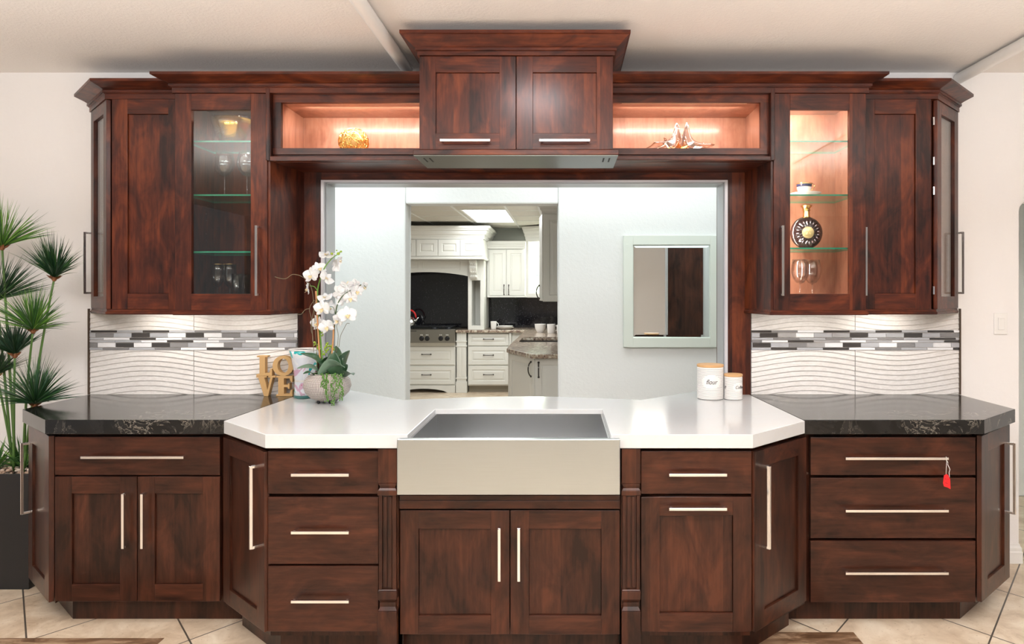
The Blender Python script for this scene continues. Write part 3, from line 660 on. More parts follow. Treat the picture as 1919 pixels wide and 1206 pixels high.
# ---- cup and saucer
c = on(1507, 3.49, 1.9465); t = thing('teacup', 'white teacup with a navy band and gold rim on the second glass shelf', 'cup', (c[0], c[1], c[2]+.010))
m = MB(); m.lathe([(.0001, .012), (.016, .012), (.026, .016), (.033, .036), (.036, .048)], c, 28); m.lathe([(.0355, .048), (.040, .062)], c, 28, 1); m.lathe([(.040, .062), (.042, .066), (.040, .066), (.034, .045), (.022, .018), (.0001, .016)], c, 28, 2)
m.tube([(c[0]+.037, c[1], c[2]+.060), (c[0]+.050, c[1], c[2]+.064), (c[0]+.054, c[1], c[2]+.055), (c[0]+.046, c[1], c[2]+.040), (c[0]+.031, c[1], c[2]+.030)], .0022, 8, 2)
m.build('cup', ['ceramic', 'navy', 'gold_rim'], t, smooth=True, fix=False)
c = on(1510, 3.49, 1.9465); m = MB(); m.lathe([(.0001, .001), (.035, .001), (.040, .005), (.075, .016), (.075, .018), (.038, .009), (.0001, .008)], c, 36)
tag(m.build('saucer', 'ceramic', smooth=True, loc=c), 'white saucer under the navy-banded teacup', 'saucer')
# ---- round decanter bottle
c = on(1511, 3.49, 1.6825); t = thing('decanter_bottle', 'round dark cognac bottle with fluted sides and a gold medallion on the third glass shelf', 'bottle', c)
M['cognac'] = mat('dark_cognac_glass', (.020,.009,.009), .06, coat=1); M['medal'] = mat('gold_medallion', (.72,.60,.30), .35, .7)
R = .082; m = MB(); zc = .080
vs = []; nr, ns = 9, 48
for side in (-1, 1):
    for j in range(nr+1):
        a = j/nr*PI/2; rr = R*math.sin(a); d = .026*math.cos(a)+.002
        for i in range(ns):
            w = 2*PI*i/ns; fl = 1+.0*math.cos(24*w)
            dd = d*(1+(.14*math.cos(20*w) if .30 < j/nr < .85 else 0))
            z = zc+rr*math.sin(w); z = max(z, .002); vs.append((c[0]+rr*math.cos(w), c[1]+side*dd, c[2]+z))
fs = []
for sd in (0, 1):
    o_ = sd*(nr+1)*ns
    fs += [(o_+j*ns+i, o_+j*ns+(i+1)%ns, o_+(j+1)*ns+(i+1)%ns, o_+(j+1)*ns+i) for j in range(nr) for i in range(ns)]
o_ = (nr+1)*ns; fs += [(nr*ns+i, nr*ns+(i+1)%ns, o_+nr*ns+(i+1)%ns, o_+nr*ns+i) for i in range(ns)]
m.add(vs, fs); m.build('body', 'cognac', t, smooth='auto')
m = MB()
for i in range(20):
    w = 2*PI*i/20+.1; p = Vector((c[0]+.046*math.cos(w), c[1]-.029, c[2]+zc+.046*math.sin(w))); q_ = Vector((c[0]+.060*math.cos(w), c[1]-.023, c[2]+zc+.060*math.sin(w)))
    m.tube([p, (p+q_)/2+Vector((0,-.001,0)), q_], [.0012, .0030, .0012], 6)
m.build('fluted_relief', mat('bright_cut_glass', (.55,.52,.60), .08, .6), t, smooth=True)
m = MB(); m.lathe([(.0001, .033), (.024, .033), (.029, .031), (.0305, .026)], (c[0], c[1], c[2]+zc), 32, axis='y')
for pts in (((-.010, -.012), (-.004, .002), (.0, .010), (.004, .016)), ((.010, -.012), (.006, 0), (.0, .008)), ((-.012, .006), (.0, .004), (.013, .009)), ((-.016,-.014), (.016,-.014))):
    m.tube([(c[0]+a, c[1]-.0335, c[2]+zc+b2) for a, b2 in pts], .0012, 5)
m.build('medallion', 'medal', t, smooth='auto')
m = MB(); m.lathe([(.016, .156), (.019, .160), (.018, .166), (.0165, .190), (.0205, .193), (.0205, .197), (.017, .199), (.014, .203)], c, 24); m.build('neck_collar', 'gold_rim', t, smooth='auto', fix=False)
m = MB(); m.lathe([(.0001, .199), (.015, .200), (.026, .213), (.028, .217), (.020, .222), (.0001, .223)], c, 20, fn=lambda a, z: 1+.05*math.cos(10*a)); m.build('stopper', 'gold_rim', t, smooth='auto')
# ---- gold wire ball in the left niche
c = on(663, 3.52, 2.162); R = .072; t = thing('wire_bowl', 'round bowl woven of gold wire in the left lit niche', 'bowl', c); m = MB()
for i in range(70):
    ax = Vector((rnd.gauss(0,1), rnd.gauss(0,1), rnd.gauss(0,1))).normalized(); a = ax.orthogonal().normalized(); b2 = ax.cross(a); o_ = rnd.uniform(-.5, .5)*R
    rr = math.sqrt(R*R-o_*o_); w0 = rnd.random()*6.28; ln = rnd.uniform(1.2, 3.6); pts = []
    for k_ in range(15):
        w = w0+ln*k_/14; p = ax*o_+(a*math.cos(w)+b2*math.sin(w))*rr*(1+.02*math.sin(5*w)); z = p.z+R*.93
        if z < .002: z = .002
        pts.append((c[0]+p.x*1.04, c[1]+p.y*1.04, c[2]+z))
    if max(q_[2] for q_ in pts)-c[2] < R*1.88: m.tube(pts, .0017, 5)
m.build('woven_wire', mat('polished_gold_wire', (.95,.66,.22), .2, 1), t, smooth=True)
m = MB(); m.lathe([(.0001, .006), (.04, .012), (.063, .045), (.068, .075), (.060, .105), (.045, .125)], c, 24); m.build('inner_shell', mat('amber_shell', (.75,.50,.18), .35, .5), t, smooth=True, fix=False)
# ---- pulled glass sculpture in the right niche
c = on(1275, 3.50, 2.1625); t = thing('glass_centrepiece', 'pulled amber and clear glass star bowl in the right lit niche', 'sculpture', c)
n_, rg = 72, 14
arms = [(0.02, .165, .048, .30), (3.0, .185, .028, .26), (3.42, .14, .055, .26), (4.25, .045, .150, .42), (5.35, .060, .158, .42), (2.35, .10, .10, .3), (.75, .11, .07, .3)]
vs = []
for j in range(rg+1):
    f = j/rg
    for i in range(n_):
        w = 2*PI*i/n_; r_ = .050+.012*math.cos(3*w); z_ = .045
        for aw, al, ah, wd in arms:
            d = abs((w-aw+PI)%(2*PI)-PI); g_ = math.exp(-(d/wd)**2); r_ += (al-.05)*g_; z_ += (ah-.045)*g_
        rr = r_*f; zz = .004+(z_-.004)*(f**1.9 if z_ > .08 else f**1.7); vs.append((c[0]+rr*math.cos(w), c[1]+rr*math.sin(w)*.8, c[2]+zz))
fs = [(j*n_+i, j*n_+(i+1)%n_, (j+1)*n_+(i+1)%n_, (j+1)*n_+i) for j in range(rg) for i in range(n_)]
k = None
mg = glass('pulled_amber_glass', (.93,.62,.22), .20, .9, .08, .5); mc = glass('pulled_clear_glass', (.90,.84,.78), .30, .95, .08, .6)
m = MB(); m.add(vs, fs[:n_*9], 0); o = m.build('amber_base', mg, t, smooth=True, fix=False); x = o.modifiers.new('thickness', 'SOLIDIFY'); x.thickness = .005
m = MB(); m.add(vs, fs[n_*9:], 0); o = m.build('clear_arms', mc, t, smooth=True, fix=False); x = o.modifiers.new('thickness', 'SOLIDIFY'); x.thickness = .004
# ---- wooden LOVE letters (plain upright block letters)
c = on(518, 3.648, CT+.0005); t = thing('love_sign', 'tan wooden letters spelling LOVE stacked in two rows on the black stone by the vase', 'sign', c)
def L3(name, polys, x, z, w, h):
    m = MB(); y0, y1 = c[1]-.020, c[1]+.014
    for poly in polys:
        n_ = len(poly); m.add([(c[0]+x+a*w, y0, c[2]+z+b2*h) for a, b2 in poly]+[(c[0]+x+a*w, y1, c[2]+z+b2*h) for a, b2 in poly],
              [tuple(range(n_)), tuple(range(n_, 2*n_))[::-1]]+[(i, (i+1)%n_, n_+(i+1)%n_, n_+i) for i in range(n_)])
    return m.build(name, 'kraft', t, bevel=.001)
LW, LH = .092, .107
def R_(a, b2, c_, d): return [(a,c_),(b2,c_),(b2,d),(a,d)]
L3('letter_l', [[(0,0),(.98,0),(.98,.36),(.88,.36),(.80,.14),(.54,.14),(.54,.92),(.70,.92),(.70,1),(.04,1),(.04,.92),(.20,.92),(.20,.08),(0,.08)]], -.0985, LH+.0005, LW*.93, LH)
m = MB(); y0, y1 = c[1]-.020, c[1]+.014; ns = 40; ox, oz = c[0]+.043, c[2]+LH*1.5
vs = []
for y in (y0, y1):
    for (ra, rb) in ((.0555, LH*.5), (.0290, LH*.36)): vs += [(ox+ra*math.cos(2*PI*i/ns), y, oz+rb*math.sin(2*PI*i/ns)) for i in range(ns)]
fs = []
for i in range(ns):
    j = (i+1)%ns; fs += [(i, j, ns+j, ns+i), (2*ns+i, 2*ns+j, 3*ns+j, 3*ns+i), (i, j, 2*ns+j, 2*ns+i), (ns+i, ns+j, 3*ns+j, 3*ns+i)]
m.add(vs, fs); m.build('letter_o', 'kraft', t)
L3('letter_v', [[(0,1),(0,.92),(.10,.92),(.40,0),(.62,0),(.86,.92),(1,.92),(1,1),(.62,1),(.62,.92),(.73,.92),(.58,.30),(.42,.92),(.55,.92),(.55,1)]], -.0985, 0, LW*1.10, LH)
L3('letter_e', [[(0,0),(.95,0),(.95,.32),(.86,.32),(.78,.12),(.46,.12),(.46,.44),(.66,.44),(.69,.36),(.78,.36),(.78,.64),(.69,.64),(.66,.56),(.46,.56),(.46,.88),(.78,.88),(.86,.70),(.95,.70),(.95,1),(0,1),(0,.92),(.12,.92),(.12,.08),(0,.08)]], .006, 0, LW, LH)
# ---- painted vase
c = on(571, 3.585, CT+.0005); t = thing('painted_vase', 'flared glass vase painted in teal, pink and white, between the wooden letters and the orchid', 'vase', c)
mv = mat('painted_glass', (.5,.6,.6), .12, coat=.6); k = N(mv); tc = k.n('ShaderNodeTexCoord')
n1 = k.n('ShaderNodeTexNoise', i_Scale=8.0, i_Detail=3.0, i_Distortion=1.0); k.l(tc.outputs['Object'], n1.inputs['Vector'])
k.l(k.ramp(n1.outputs[0], [(.28, (.50,.10,.16)), (.35, (.55,.36,.48)), (.40, (.62,.66,.72)), (.485, (.70,.72,.74)), (.53, (.02,.40,.40)), (.64, (.01,.26,.30)), (.70, (.55,.08,.12))], 'CONSTANT'), k.b.inputs['Base Color'])
m = MB(); m.lathe([(.054, .016), (.051, .035), (.050, .09), (.056, .15), (.070, .225), (.076, .247)], c, 40); m.build('painted_wall', mv, t, smooth=True, fix=False)
m = MB(); m.lathe([(.076, .247), (.080, .255), (.076, .2555), (.071, .248), (.053, .14), (.047, .03), (.0001, .02)], c, 40); m.build('rim', 'ceramic', t, smooth=True, fix=False)
m = MB(); m.lathe([(.0001, 0), (.052, 0), (.056, .004), (.055, .016), (.0001, .017)], c, 40); m.build('glass_foot', mat('teal_glass_foot', (.05,.16,.15), .08, coat=1), t, smooth='auto')
# ---- canisters
for nm, txt, px, Y, r_, h, lab in (('flour', 'flour', 1331, 3.553, .0675, .178, 'tall white ribbed canister with a bamboo lid, lettered flour'), ('coffee', 'Coffee', 1374, 3.530, .0465, .131, 'small white ribbed canister with a bamboo lid, lettered Coffee')):
    c = on(px, Y, CT+.0005); t = thing('canister', lab, 'canister', c, 'ribbed kitchen canisters'); hb = h-.013
    prof = [(.0001, 0), (r_-.004, 0), (r_, .003)]; z = .004; cols = [0, 0]
    nrib = int(round(hb/.0078)); p_ = (hb-.006)/nrib; vs_m = []
    m = MB(); m.lathe(prof, c, 56, 0)
    for i in range(nrib):
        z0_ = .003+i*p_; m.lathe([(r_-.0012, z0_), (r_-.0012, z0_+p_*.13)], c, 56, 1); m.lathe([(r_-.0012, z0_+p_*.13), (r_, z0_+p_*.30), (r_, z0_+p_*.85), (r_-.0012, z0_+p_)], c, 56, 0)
    m.lathe([(r_-.0012, hb-.003), (r_-.002, hb), (.0001, hb)], c, 56, 0)
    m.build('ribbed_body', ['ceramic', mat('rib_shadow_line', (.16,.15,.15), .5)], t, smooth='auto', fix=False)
    m = MB(); m.lathe([(.0001, hb), (r_-.001, hb), (r_+.001, hb+.002), (r_+.001, h-.002), (r_-.001, h), (.0001, h)], c, 56); m.build('lid', 'bamboo', t, smooth='auto')
    a0 = -PI/2-.12 if nm == 'flour' else -PI/2+.50
    def bend(x, y, d): w = a0+x/r_; return (c[0]+(r_+d)*math.cos(w), c[1]+(r_+d)*math.sin(w), c[2]+hb*.56+y)
    # plaque
    m = MB(); vs = [bend(0, 0, .0010)]; W_, H_ = (.052, .030) if nm == 'flour' else (.036, .021); nn = 48; ring = []
    def pl_(w): 
        return (W_*math.copysign(abs(math.cos(w))**.8, math.cos(w)), H_*math.copysign(abs(math.sin(w))**.85, math.sin(w))*(1+.18*math.exp(-((abs(math.sin(w))-1)/.12)**2)))
    vs = []; fs = []; rr_ = 6
    for j in range(rr_+1):
        for i in range(nn): x_, y_ = pl_(2*PI*i/nn); vs.append(bend(x_*max(j, .001)/rr_, y_*max(j, .001)/rr_, .0010 if j < rr_ else 0))
    fs = [(j*nn+i, j*nn+(i+1)%nn, (j+1)*nn+(i+1)%nn, (j+1)*nn+i) for j in range(rr_) for i in range(nn)]
    m.add(vs, fs); m.build('label_plaque', 'ceramic', t, smooth=True, fix=False)
    tv, tf = text_mesh(txt, .034 if nm == 'flour' else .022, .35); m = MB(); m.add([bend(v.x*.85, v.y, .0016+v.z) for v in tv], tf); m.build('lettering', 'ink', t, fix=False)
    if nm == 'coffee':
        a0 = -PI/2-1.22; tv, tf = text_mesh('e', .026, .35); m = MB(); m.add([bend(v.x, v.y, .0016+v.z) for v in tv], tf); m.build('lettering', 'ink', t, fix=False)
# ---- red tag on the drawer pull
p0 = at(1773, 860, 2.95); t = thing('price_tag', 'small red tag tied with white string to the top right drawer pull', 'tag', (p0.x, p0.y, p0.z-.14))
yz = p0.y-.003; x, z = p0.x, p0.z
m = MB(); m.tube([(x-.002, yz, z-.068), (x-.002, yz-.004, z-.02), (x-.001, yz-.005, z+.008), (x+.002, yz+.006, z+.010), (x+.003, yz+.008, z-.004)], .0012, 6)
m.tube([(x+.003, yz+.008, z-.004), (x+.004, yz-.004, z-.012), (x+.004, yz-.003, z-.022), (x+.014, yz-.002, z-.042), (x+.010, yz-.002, z-.056), (x+.012, yz-.002, z-.076)], .0012, 6); m.build('string', 'white', t, smooth=True)
m = MB(); pl = [(-.002,-.062),(.006,-.066),(.016,-.085),(.018,-.128),(.004,-.120),(-.014,-.114),(-.018,-.100),(-.014,-.068)]; n_ = len(pl)
m.add([(x+a, yz-.003+.004*math.sin(a*90), z+b2) for a, b2 in pl]+[(x+a, yz-.0015+.004*math.sin(a*90), z+b2) for a, b2 in pl], [tuple(range(n_)), tuple(range(n_,2*n_))[::-1]]+[(i,(i+1)%n_,n_+(i+1)%n_,n_+i) for i in range(n_)])
m.build('red_card', mat('red_card', (.85,.015,.02), .5), t)
m = MB(); m.tube([(x-.011, yz-.0065, z-.080), (x-.004, yz-.006, z-.083)], .0009, 5); m.tube([(x+.002, yz-.004, z-.083), (x+.008, yz-.0035, z-.086)], .0009, 5); m.tube([(x-.009, yz-.007, z-.098), (x+.003, yz-.005, z-.103)], .0010, 5); m.build('print', mat('dark_red_print', (.25,.01,.03), .5), t)
# ---- light switch
c = at(1874.5, 606, YW); t = thing('light_switch', 'white rocker light switch on the wall right of the black stone counter', 'switch', (c.x, YW, c.z-.06))
m = MB(); m.box(c.x-.036, c.x+.036, YW-.006, YW-.0005, c.z-.058, c.z+.058); m.build('wall_plate', 'white', t, bevel=.002)
m = MB(); m.box(c.x-.016, c.x+.016, YW-.011, YW-.006, c.z-.032, c.z+.032); m.build('rocker', 'white', t, bevel=.0015)
# ---- grey-green panel on the wall behind the planter
m = MB(); c0 = (-3.39, YW, 1.80); pl = [(-.33,-.20),(-.24,-.34),(.24,-.34),(.345,-.20),(.345,.145),(.335,.17),(.24,.245),(-.24,.245),(-.33,.16)]; n_ = len(pl)
m.add([(c0[0]+a, YW-.02, c0[2]+b2) for a, b2 in pl]+[(c0[0]+a, YW-.001, c0[2]+b2) for a, b2 in pl], [tuple(range(n_)), tuple(range(n_,2*n_))[::-1]]+[(i,(i+1)%n_,n_+(i+1)%n_,n_+i) for i in range(n_)])
tag(m.build('wall_mirror', mat('grey_green_mirror', (.42,.44,.38), .30, .25), bevel=.004, loc=(c0[0], YW, c0[2])), 'grey-green clipped-corner mirror on the wall behind the tall plant', 'mirror')
# ------------------------------------------------------------------ papyrus plant in the black planter
PX, PY = -2.815, 3.53; t = thing('potted_papyrus', 'tall artificial papyrus plant in a square black planter at the far left', 'plant', (PX, PY, 0))
m = MB(); a = .195; z0_, z1_ = 0, .568; hy = .165
m.add([(PX-a+.01,PY-hy+.005,0),(PX+a-.01,PY-hy+.005,0),(PX+a-.01,PY+hy,0),(PX-a+.01,PY+hy,0),(PX-a,PY-hy,z1_),(PX+a,PY-hy,z1_),(PX+a,PY+hy,z1_),(PX-a,PY+hy,z1_),
       (PX-a+.012,PY-hy+.012,z1_),(PX+a-.012,PY-hy+.012,z1_),(PX+a-.012,PY+hy-.012,z1_),(PX-a+.012,PY+hy-.012,z1_),(PX-a+.012,PY-hy+.012,z1_-.03),(PX+a-.012,PY-hy+.012,z1_-.03),(PX+a-.012,PY+hy-.012,z1_-.03),(PX-a+.012,PY+hy-.012,z1_-.03)],
      [(0,3,2,1),(0,1,5,4),(1,2,6,5),(2,3,7,6),(3,0,4,7),(4,5,9,8),(5,6,10,9),(6,7,11,10),(7,4,8,11),(8,9,13,12),(9,10,14,13),(10,11,15,14),(11,8,12,15),(12,13,14,15)])
m.build('planter', 'black', t, bevel=.003)
m = MB()
for i in range(420): x_, y_ = PX+rnd.uniform(-.175,.175), PY+rnd.uniform(-.145,.145); r_ = rnd.uniform(.007,.014); m.ball((x_, y_, .545+rnd.uniform(0,.022)), (r_, r_*.8, r_*.65), 6, 4, rnd.choice((0,0,1,2)))
o = m.build('pebbles', [mat('pebble_tan', (.45,.32,.24), .6), mat('pebble_dark', (.10,.08,.07), .6), mat('pebble_pale', (.62,.52,.44), .6)], t, smooth=True, fix=False); o['kind'] = 'stuff'
greens = [mat('papyrus_bright', (.13,.30,.035), .45), mat('papyrus_mid', (.035,.115,.025), .45), mat('papyrus_dark', (.014,.048,.016), .45), mat('papyrus_blue', (.022,.075,.040), .45)]
brown = mat('papyrus_bract', (.20,.075,.025), .6); stemm = mat('papyrus_stem', (.075,.16,.035), .45)
def blade(m, p, d, ln, w, bend, mi):
    d = d.normalized(); sd = d.cross(Vector((rnd.uniform(-1,1), rnd.uniform(-1,1), .3))).normalized(); n_ = 6; vs = []
    for i in range(n_+1):
        f = i/n_; q_ = p+d*ln*f+bend*(f*f)*ln; ww = w*(.6+.6*f if f < .5 else 1.8*(1-f)+.02)
        vs += [q_-sd*ww, q_+sd*ww]
    m.add(vs, [(2*i, 2*i+1, 2*i+3, 2*i+2) for i in range(n_)], mi)
heads = [((4,462), 3.46, (-.05,.0,1), 110, 95, (0,1), 1.15), ((102,520), 3.42, (.28,-.1,.95), 120, 88, (2,1,3), .95), ((-6,562), 3.50, (.42,0,.9), 90, 95, (2,1,3), .85),
         ((62,618), 3.38, (.12,-.1,.97), 120, 92, (0,1,1), 1.2), ((28,664), 3.44, (-.05,-.1,1), 120, 74, (2,3), .9), ((-6,702), 3.48, (.1,0,1), 70, 70, (2,), 1.0), ((66,757), 3.35, (.22,-.1,.95), 130, 100, (1,3,2), 1.25)]
for (hx, hy_), Y, ax, cnt, R_px, cs, spread in heads:
    p = at(hx, hy_, Y); ax = Vector(ax).normalized(); m = MB(); Lh = R_px*Y/F_PX
    for i in range(int(cnt*2.1)):
        w = rnd.random()*2*PI; el = rnd.random()**.65*spread*1.05; o1 = ax.orthogonal().normalized(); o2 = ax.cross(o1)
        d = ax*math.cos(el)+(o1*math.cos(w)+o2*math.sin(w))*math.sin(el)
        if d.z < -.05: d.z = rnd.uniform(0, .15)
        ln = Lh*rnd.uniform(.72, 1.12); e = p+d*ln
        if e.y > YW-.02: d.y *= .25
        if e.x > -2.58 and e.y > 3.36: d.y = (3.34-p.y)/ln
        if e.x > -2.60 and hy_ > 740: d.z = max(d.z, .30)
        blade(m, p, d, ln, rnd.uniform(.0017, .0030), Vector((rnd.uniform(-.1,.1), rnd.uniform(-.1,.1), -.16*math.sin(el)+rnd.uniform(-.04,.04))), rnd.randrange(len(cs)))
    m.build('frond_head', [greens[c_] for c_ in cs], t, fix=False)
    m = MB()
    for i in range(9): w = 2*PI*i/9; blade(m, p-ax*.012, ax*.5+Vector((math.cos(w)*.7, math.sin(w)*.7, .1)), .045, .006, Vector((0,0,-.1)), 0)
    m.ball(p-ax*.004, (.012,.012,.016), 8, 6); m.build('bract', brown, t, fix=False)
    b0 = Vector((PX+(p.x-PX)*.22+.02*math.sin(hx), PY+rnd.uniform(-.06,.02), .55)); mid = (b0+p)/2+Vector(((p.x-b0.x)*-.12, 0, 0))
    pts = [b0*(1-f)**2+mid*2*f*(1-f)+p*f*f for f in [i/12 for i in range(13)]]
    m = MB(); m.tube(pts, [.0068-.0022*i/12 for i in range(13)], 8); m.build('stem', stemm, t, smooth=True)
m = MB()
for j in range(4):
    cx = PX+(-.07, .06, .12, .02)[j]; cy = PY-.05+.02*j
    for i in range(48): w = rnd.random()*2*PI; el = rnd.random()*1.25; d = Vector((math.cos(w)*math.sin(el), math.sin(w)*math.sin(el), math.cos(el)+.15)); d.y *= .7; blade(m, Vector((cx, cy, .555)), d, rnd.uniform(.10,.22), rnd.uniform(.003,.0055), Vector((0,0,-.28*math.sin(el))), rnd.randrange(3))
m.build('grass_tuft', [greens[0], greens[1], greens[1]], t, fix=False)
# ------------------------------------------------------------------ orchid arrangement
OY = 3.43; c = on(613.5, OY, CT+.0005); t = thing('potted_orchid', 'white orchid arrangement in a round beaded bowl on the white counter', 'plant', c)
mb = mat('beaded_bowl', (.6,.55,.5), .45); k = N(mb); tc = k.n('ShaderNodeTexCoord'); sp = k.n('ShaderNodeSeparateXYZ'); k.l(tc.outputs['Object'], sp.inputs[0])
ang = k.math('ARCTAN2', sp.outputs[1], sp.outputs[0]); row = k.math('MULTIPLY', sp.outputs[2], PI/.0066)
h_ = k.math('MULTIPLY', k.math('COSINE', k.math('MULTIPLY', ang, 44)), k.math('COSINE', row)); h_ = k.math('ABSOLUTE', h_)
k.l(k.ramp(h_, [(.10, (.07,.035,.025)), (.42, (.66,.60,.56))]), k.b.inputs['Base Color']); k.bump(h_, .8, .002)
m = MB(); m.lathe([(.0001, .010), (.045, .010), (.078, .024), (.104, .050), (.1155, .082), (.110, .112), (.092, .136), (.074, .147), (.070, .146), (.088, .132), (.100, .110), (.060, .10), (.0001, .10)], c, 72); m.build('beaded_bowl', mb, t, smooth=True, fix=False)
for w in (-2.1, -1.0, 1.0, 2.2):
    m = MB(); m.ball((c[0]+.055*math.cos(w), c[1]+.055*math.sin(w), c[2]+.009), .009, 10, 8); m.build('foot', mat('dark_metal_foot', (.05,.05,.055), .3, 1), t, smooth=True)
m = MB(); m.ball((c[0], c[1], c[2]+.105), (.085, .085, .035), 24, 8); m.build('moss', mat('dark_moss', (.03,.035,.012), .9), t, smooth=True)
petal_m = mat('white_petal', (.76,.755,.76), .5, sub=.1); lipm = mat('pale_yellow_lip', (.75,.62,.36), .5)
M['leaf'] = mat('orchid_leaf', (.030,.085,.036), .35, coat=.2); M['leaf_pale'] = mat('orchid_leaf_underside', (.14,.22,.15), .4)
M['twig'] = mat('dry_twig', (.20,.17,.10), .7); M['cane'] = mat('bamboo_stake', (.55,.27,.11), .5); M['stem_g'] = mat('orchid_stem', (.13,.30,.04), .45); M['bud'] = mat('green_bud', (.32,.46,.04), .45); M['stem_d'] = mat('dark_stem', (.06,.10,.035), .5)
# one flower mesh, facing -Y
def petal(m, ang, ln, wd, cup, mi=0, base=.002):
    n_, k_ = 7, 5; vs = []
    for i in range(n_+1):
        f = i/n_; w_ = wd*math.sin(PI*min(1, f*.93+.07))**.62*(1 if f < .9 else .75)
        for j in range(-2, 3):
            g_ = j/2; x_ = g_*w_; z_ = base+ln*f; y_ = -cup*(f*f)*ln*.6+abs(g_)**2*w_*.28-.004*math.sin(6*g_+ang*3)*f
            vs.append((x_*math.cos(ang)+z_*math.sin(ang), y_, -x_*math.sin(ang)+z_*math.cos(ang)))
    m.add(vs, [(i*k_+j, i*k_+j+1, (i+1)*k_+j+1, (i+1)*k_+j) for i in range(n_) for j in range(k_-1)], mi)
m = MB()
for a_, ln, wd, cp in ((0, .036, .013, .15), (2.25, .034, .0125, .1), (-2.25, .034, .0125, .1), (1.25, .037, .0225, .35), (-1.25, .037, .0225, .35)): petal(m, a_, ln, wd, cp)
m.M = Matrix.Translation((0, -.004, 0)); petal(m, PI, .016, .006, 1.6, 1); petal(m, 2.2, .009, .005, 2.0, 1); petal(m, -2.2, .009, .005, 2.0, 1); m.M = None; m.ball((0, -.006, .001), (.003,.006,.003), 8, 6, 0)
fl0 = m.build('flower', [petal_m, lipm], None, smooth=True, fix=False, sub=1)
x = fl0.modifiers.new('thickness', 'SOLIDIFY'); x.thickness = .0007
flower_mesh = fl0
flowers = [((612,478), 3.43, (.1,-.5,.85), 1.05, 0), ((583,516), 3.40, (-.25,-.95,.1), 1.12, .1), ((598,503), 3.42, (.4,-.75,.3), 1.0, .5), ((577,541), 3.42, (-.92,-.35,-.1), .95, .3), ((612,521), 3.40, (.65,-.5,.5), 1.05, -.7),
           ((629,497), 3.45, (.35,.6,-.2), .95, .2), ((636,488), 3.44, (.9,-.3,-.1), .62, .6), ((609,557), 3.41, (-.1,-.6,.8), 1.0, .3), ((604,578), 3.39, (-.15,-.95,.0), 1.15, .1), ((617,576), 3.44, (.5,-.75,.1), 1.05, -.3),
           ((594,605), 3.43, (-.5,-.8,0), 1.1, .3), ((612,612), 3.40, (.1,-.95,-.2), 1.05, .4), ((634,600), 3.38, (-.45,-.75,.1), 1.0, -.2), ((651,590), 3.37, (.35,-.9,.25), 1.25, .15),
           ((634,547), 3.42, (-.2,.8,.25), 1.0, .1), ((651,536), 3.42, (0,.9,.3), 1.1, 0), ((668,536), 3.42, (.3,.75,.25), 1.0, -.2), ((657,558), 3.39, (.1,-.85,-.25), .95, .15), ((669,545), 3.39, (.55,-.75,-.25), .9, -.1), ((682,537), 3.42, (.85,-.35,-.2), .75, .2), ((641,563), 3.43, (-.4,.6,-.2), .8, .1)]
for i, ((px, py), Y, nrm, sz, roll) in enumerate(flowers):
    o = flower_mesh if i == 0 else flower_mesh.copy()
    if i: scene.collection.objects.link(o)
    p = at(px, py, Y); nv = Vector(nrm).normalized(); q_ = nv.to_track_quat('-Y', 'Z') if False else Vector((0,-1,0)).rotation_difference(nv)
    o.parent = t; o.location = p-Vector(c); o.rotation_mode = 'QUATERNION'
    from mathutils import Quaternion
    o.rotation_quaternion = Quaternion(nv, roll) @ q_; o.scale = (sz,)*3
def curve_px(pts, r, mn, name, seg=7):
    P_ = [at(a, b2, Y) for a, b2, Y in pts]; out = []
    for i in range(len(P_)-1):
        p0_, p1_, p2_, p3_ = P_[max(i-1,0)], P_[i], P_[i+1], P_[min(i+2,len(P_)-1)]
        for k_ in range(6):
            f = k_/6; out.append(.5*((2*p1_)+(p2_-p0_)*f+(2*p0_-5*p1_+4*p2_-p3_)*f*f+(3*p1_-p0_-3*p2_+p3_)*f**3))
    out.append(P_[-1]); m = MB(); rr = r if not isinstance(r, tuple) else [r[0]+(r[1]-r[0])*i/(len(out)-1) for i in range(len(out))]
    m.tube(out, rr, seg); return m.build(name, mn, t, smooth=True)
curve_px([(605,690,3.43),(601,640,3.43),(596,580,3.43),(595,545,3.43),(601,520,3.43),(609,500,3.43),(622,484,3.43),(633,476,3.43),(638,471,3.43)], (.0042,.0020), 'stem_g', 'flower_stem')
curve_px([(618,690,3.42),(624,640,3.42),(628,600,3.42),(631,575,3.42),(639,558,3.42),(650,548,3.42),(664,540,3.42),(678,533,3.42),(686,538,3.42)], (.0036,.0016), 'stem_d', 'flower_stem')
curve_px([(600,680,3.42),(596,620,3.42),(592,545,3.42)], .0042, 'cane', 'stake'); curve_px([(620,680,3.41),(624,640,3.41),(625,608,3.41)], .0040, 'cane', 'stake')
for a, b2, r_ in ((634,475,.0095), (639,471,.0065), (622,475,.0075), (631,469,.0045)):
    p = at(a, b2, 3.42); m = MB(); m.ball(p, (r_*.9, r_*.9, r_*.8), 12, 8); m.build('bud', 'bud', t, smooth=True)
for pts in ([(562,516,3.40),(548,514,3.40),(535,522,3.40),(520,520,3.40),(508,515,3.40)], [(586,640,3.42),(584,600,3.42),(580,578,3.42),(589,562,3.42)], [(580,578,3.42),(572,580,3.42),(565,588,3.42),(558,589,3.42)],
            [(588,660,3.42),(586,630,3.41),(583,610,3.41),(592,560,3.41)], [(635,650,3.44),(638,630,3.44),(645,615,3.44),(650,606,3.44),(655,606,3.44)], [(630,660,3.44),(634,630,3.44),(631,610,3.44),(640,600,3.44)]):
    curve_px(pts, .0014, 'twig', 'twig', 5)
curve_px([(562,516,3.40),(575,525,3.41),(585,545,3.42),(590,600,3.43),(595,680,3.43)], .0014, 'twig', 'twig', 5)
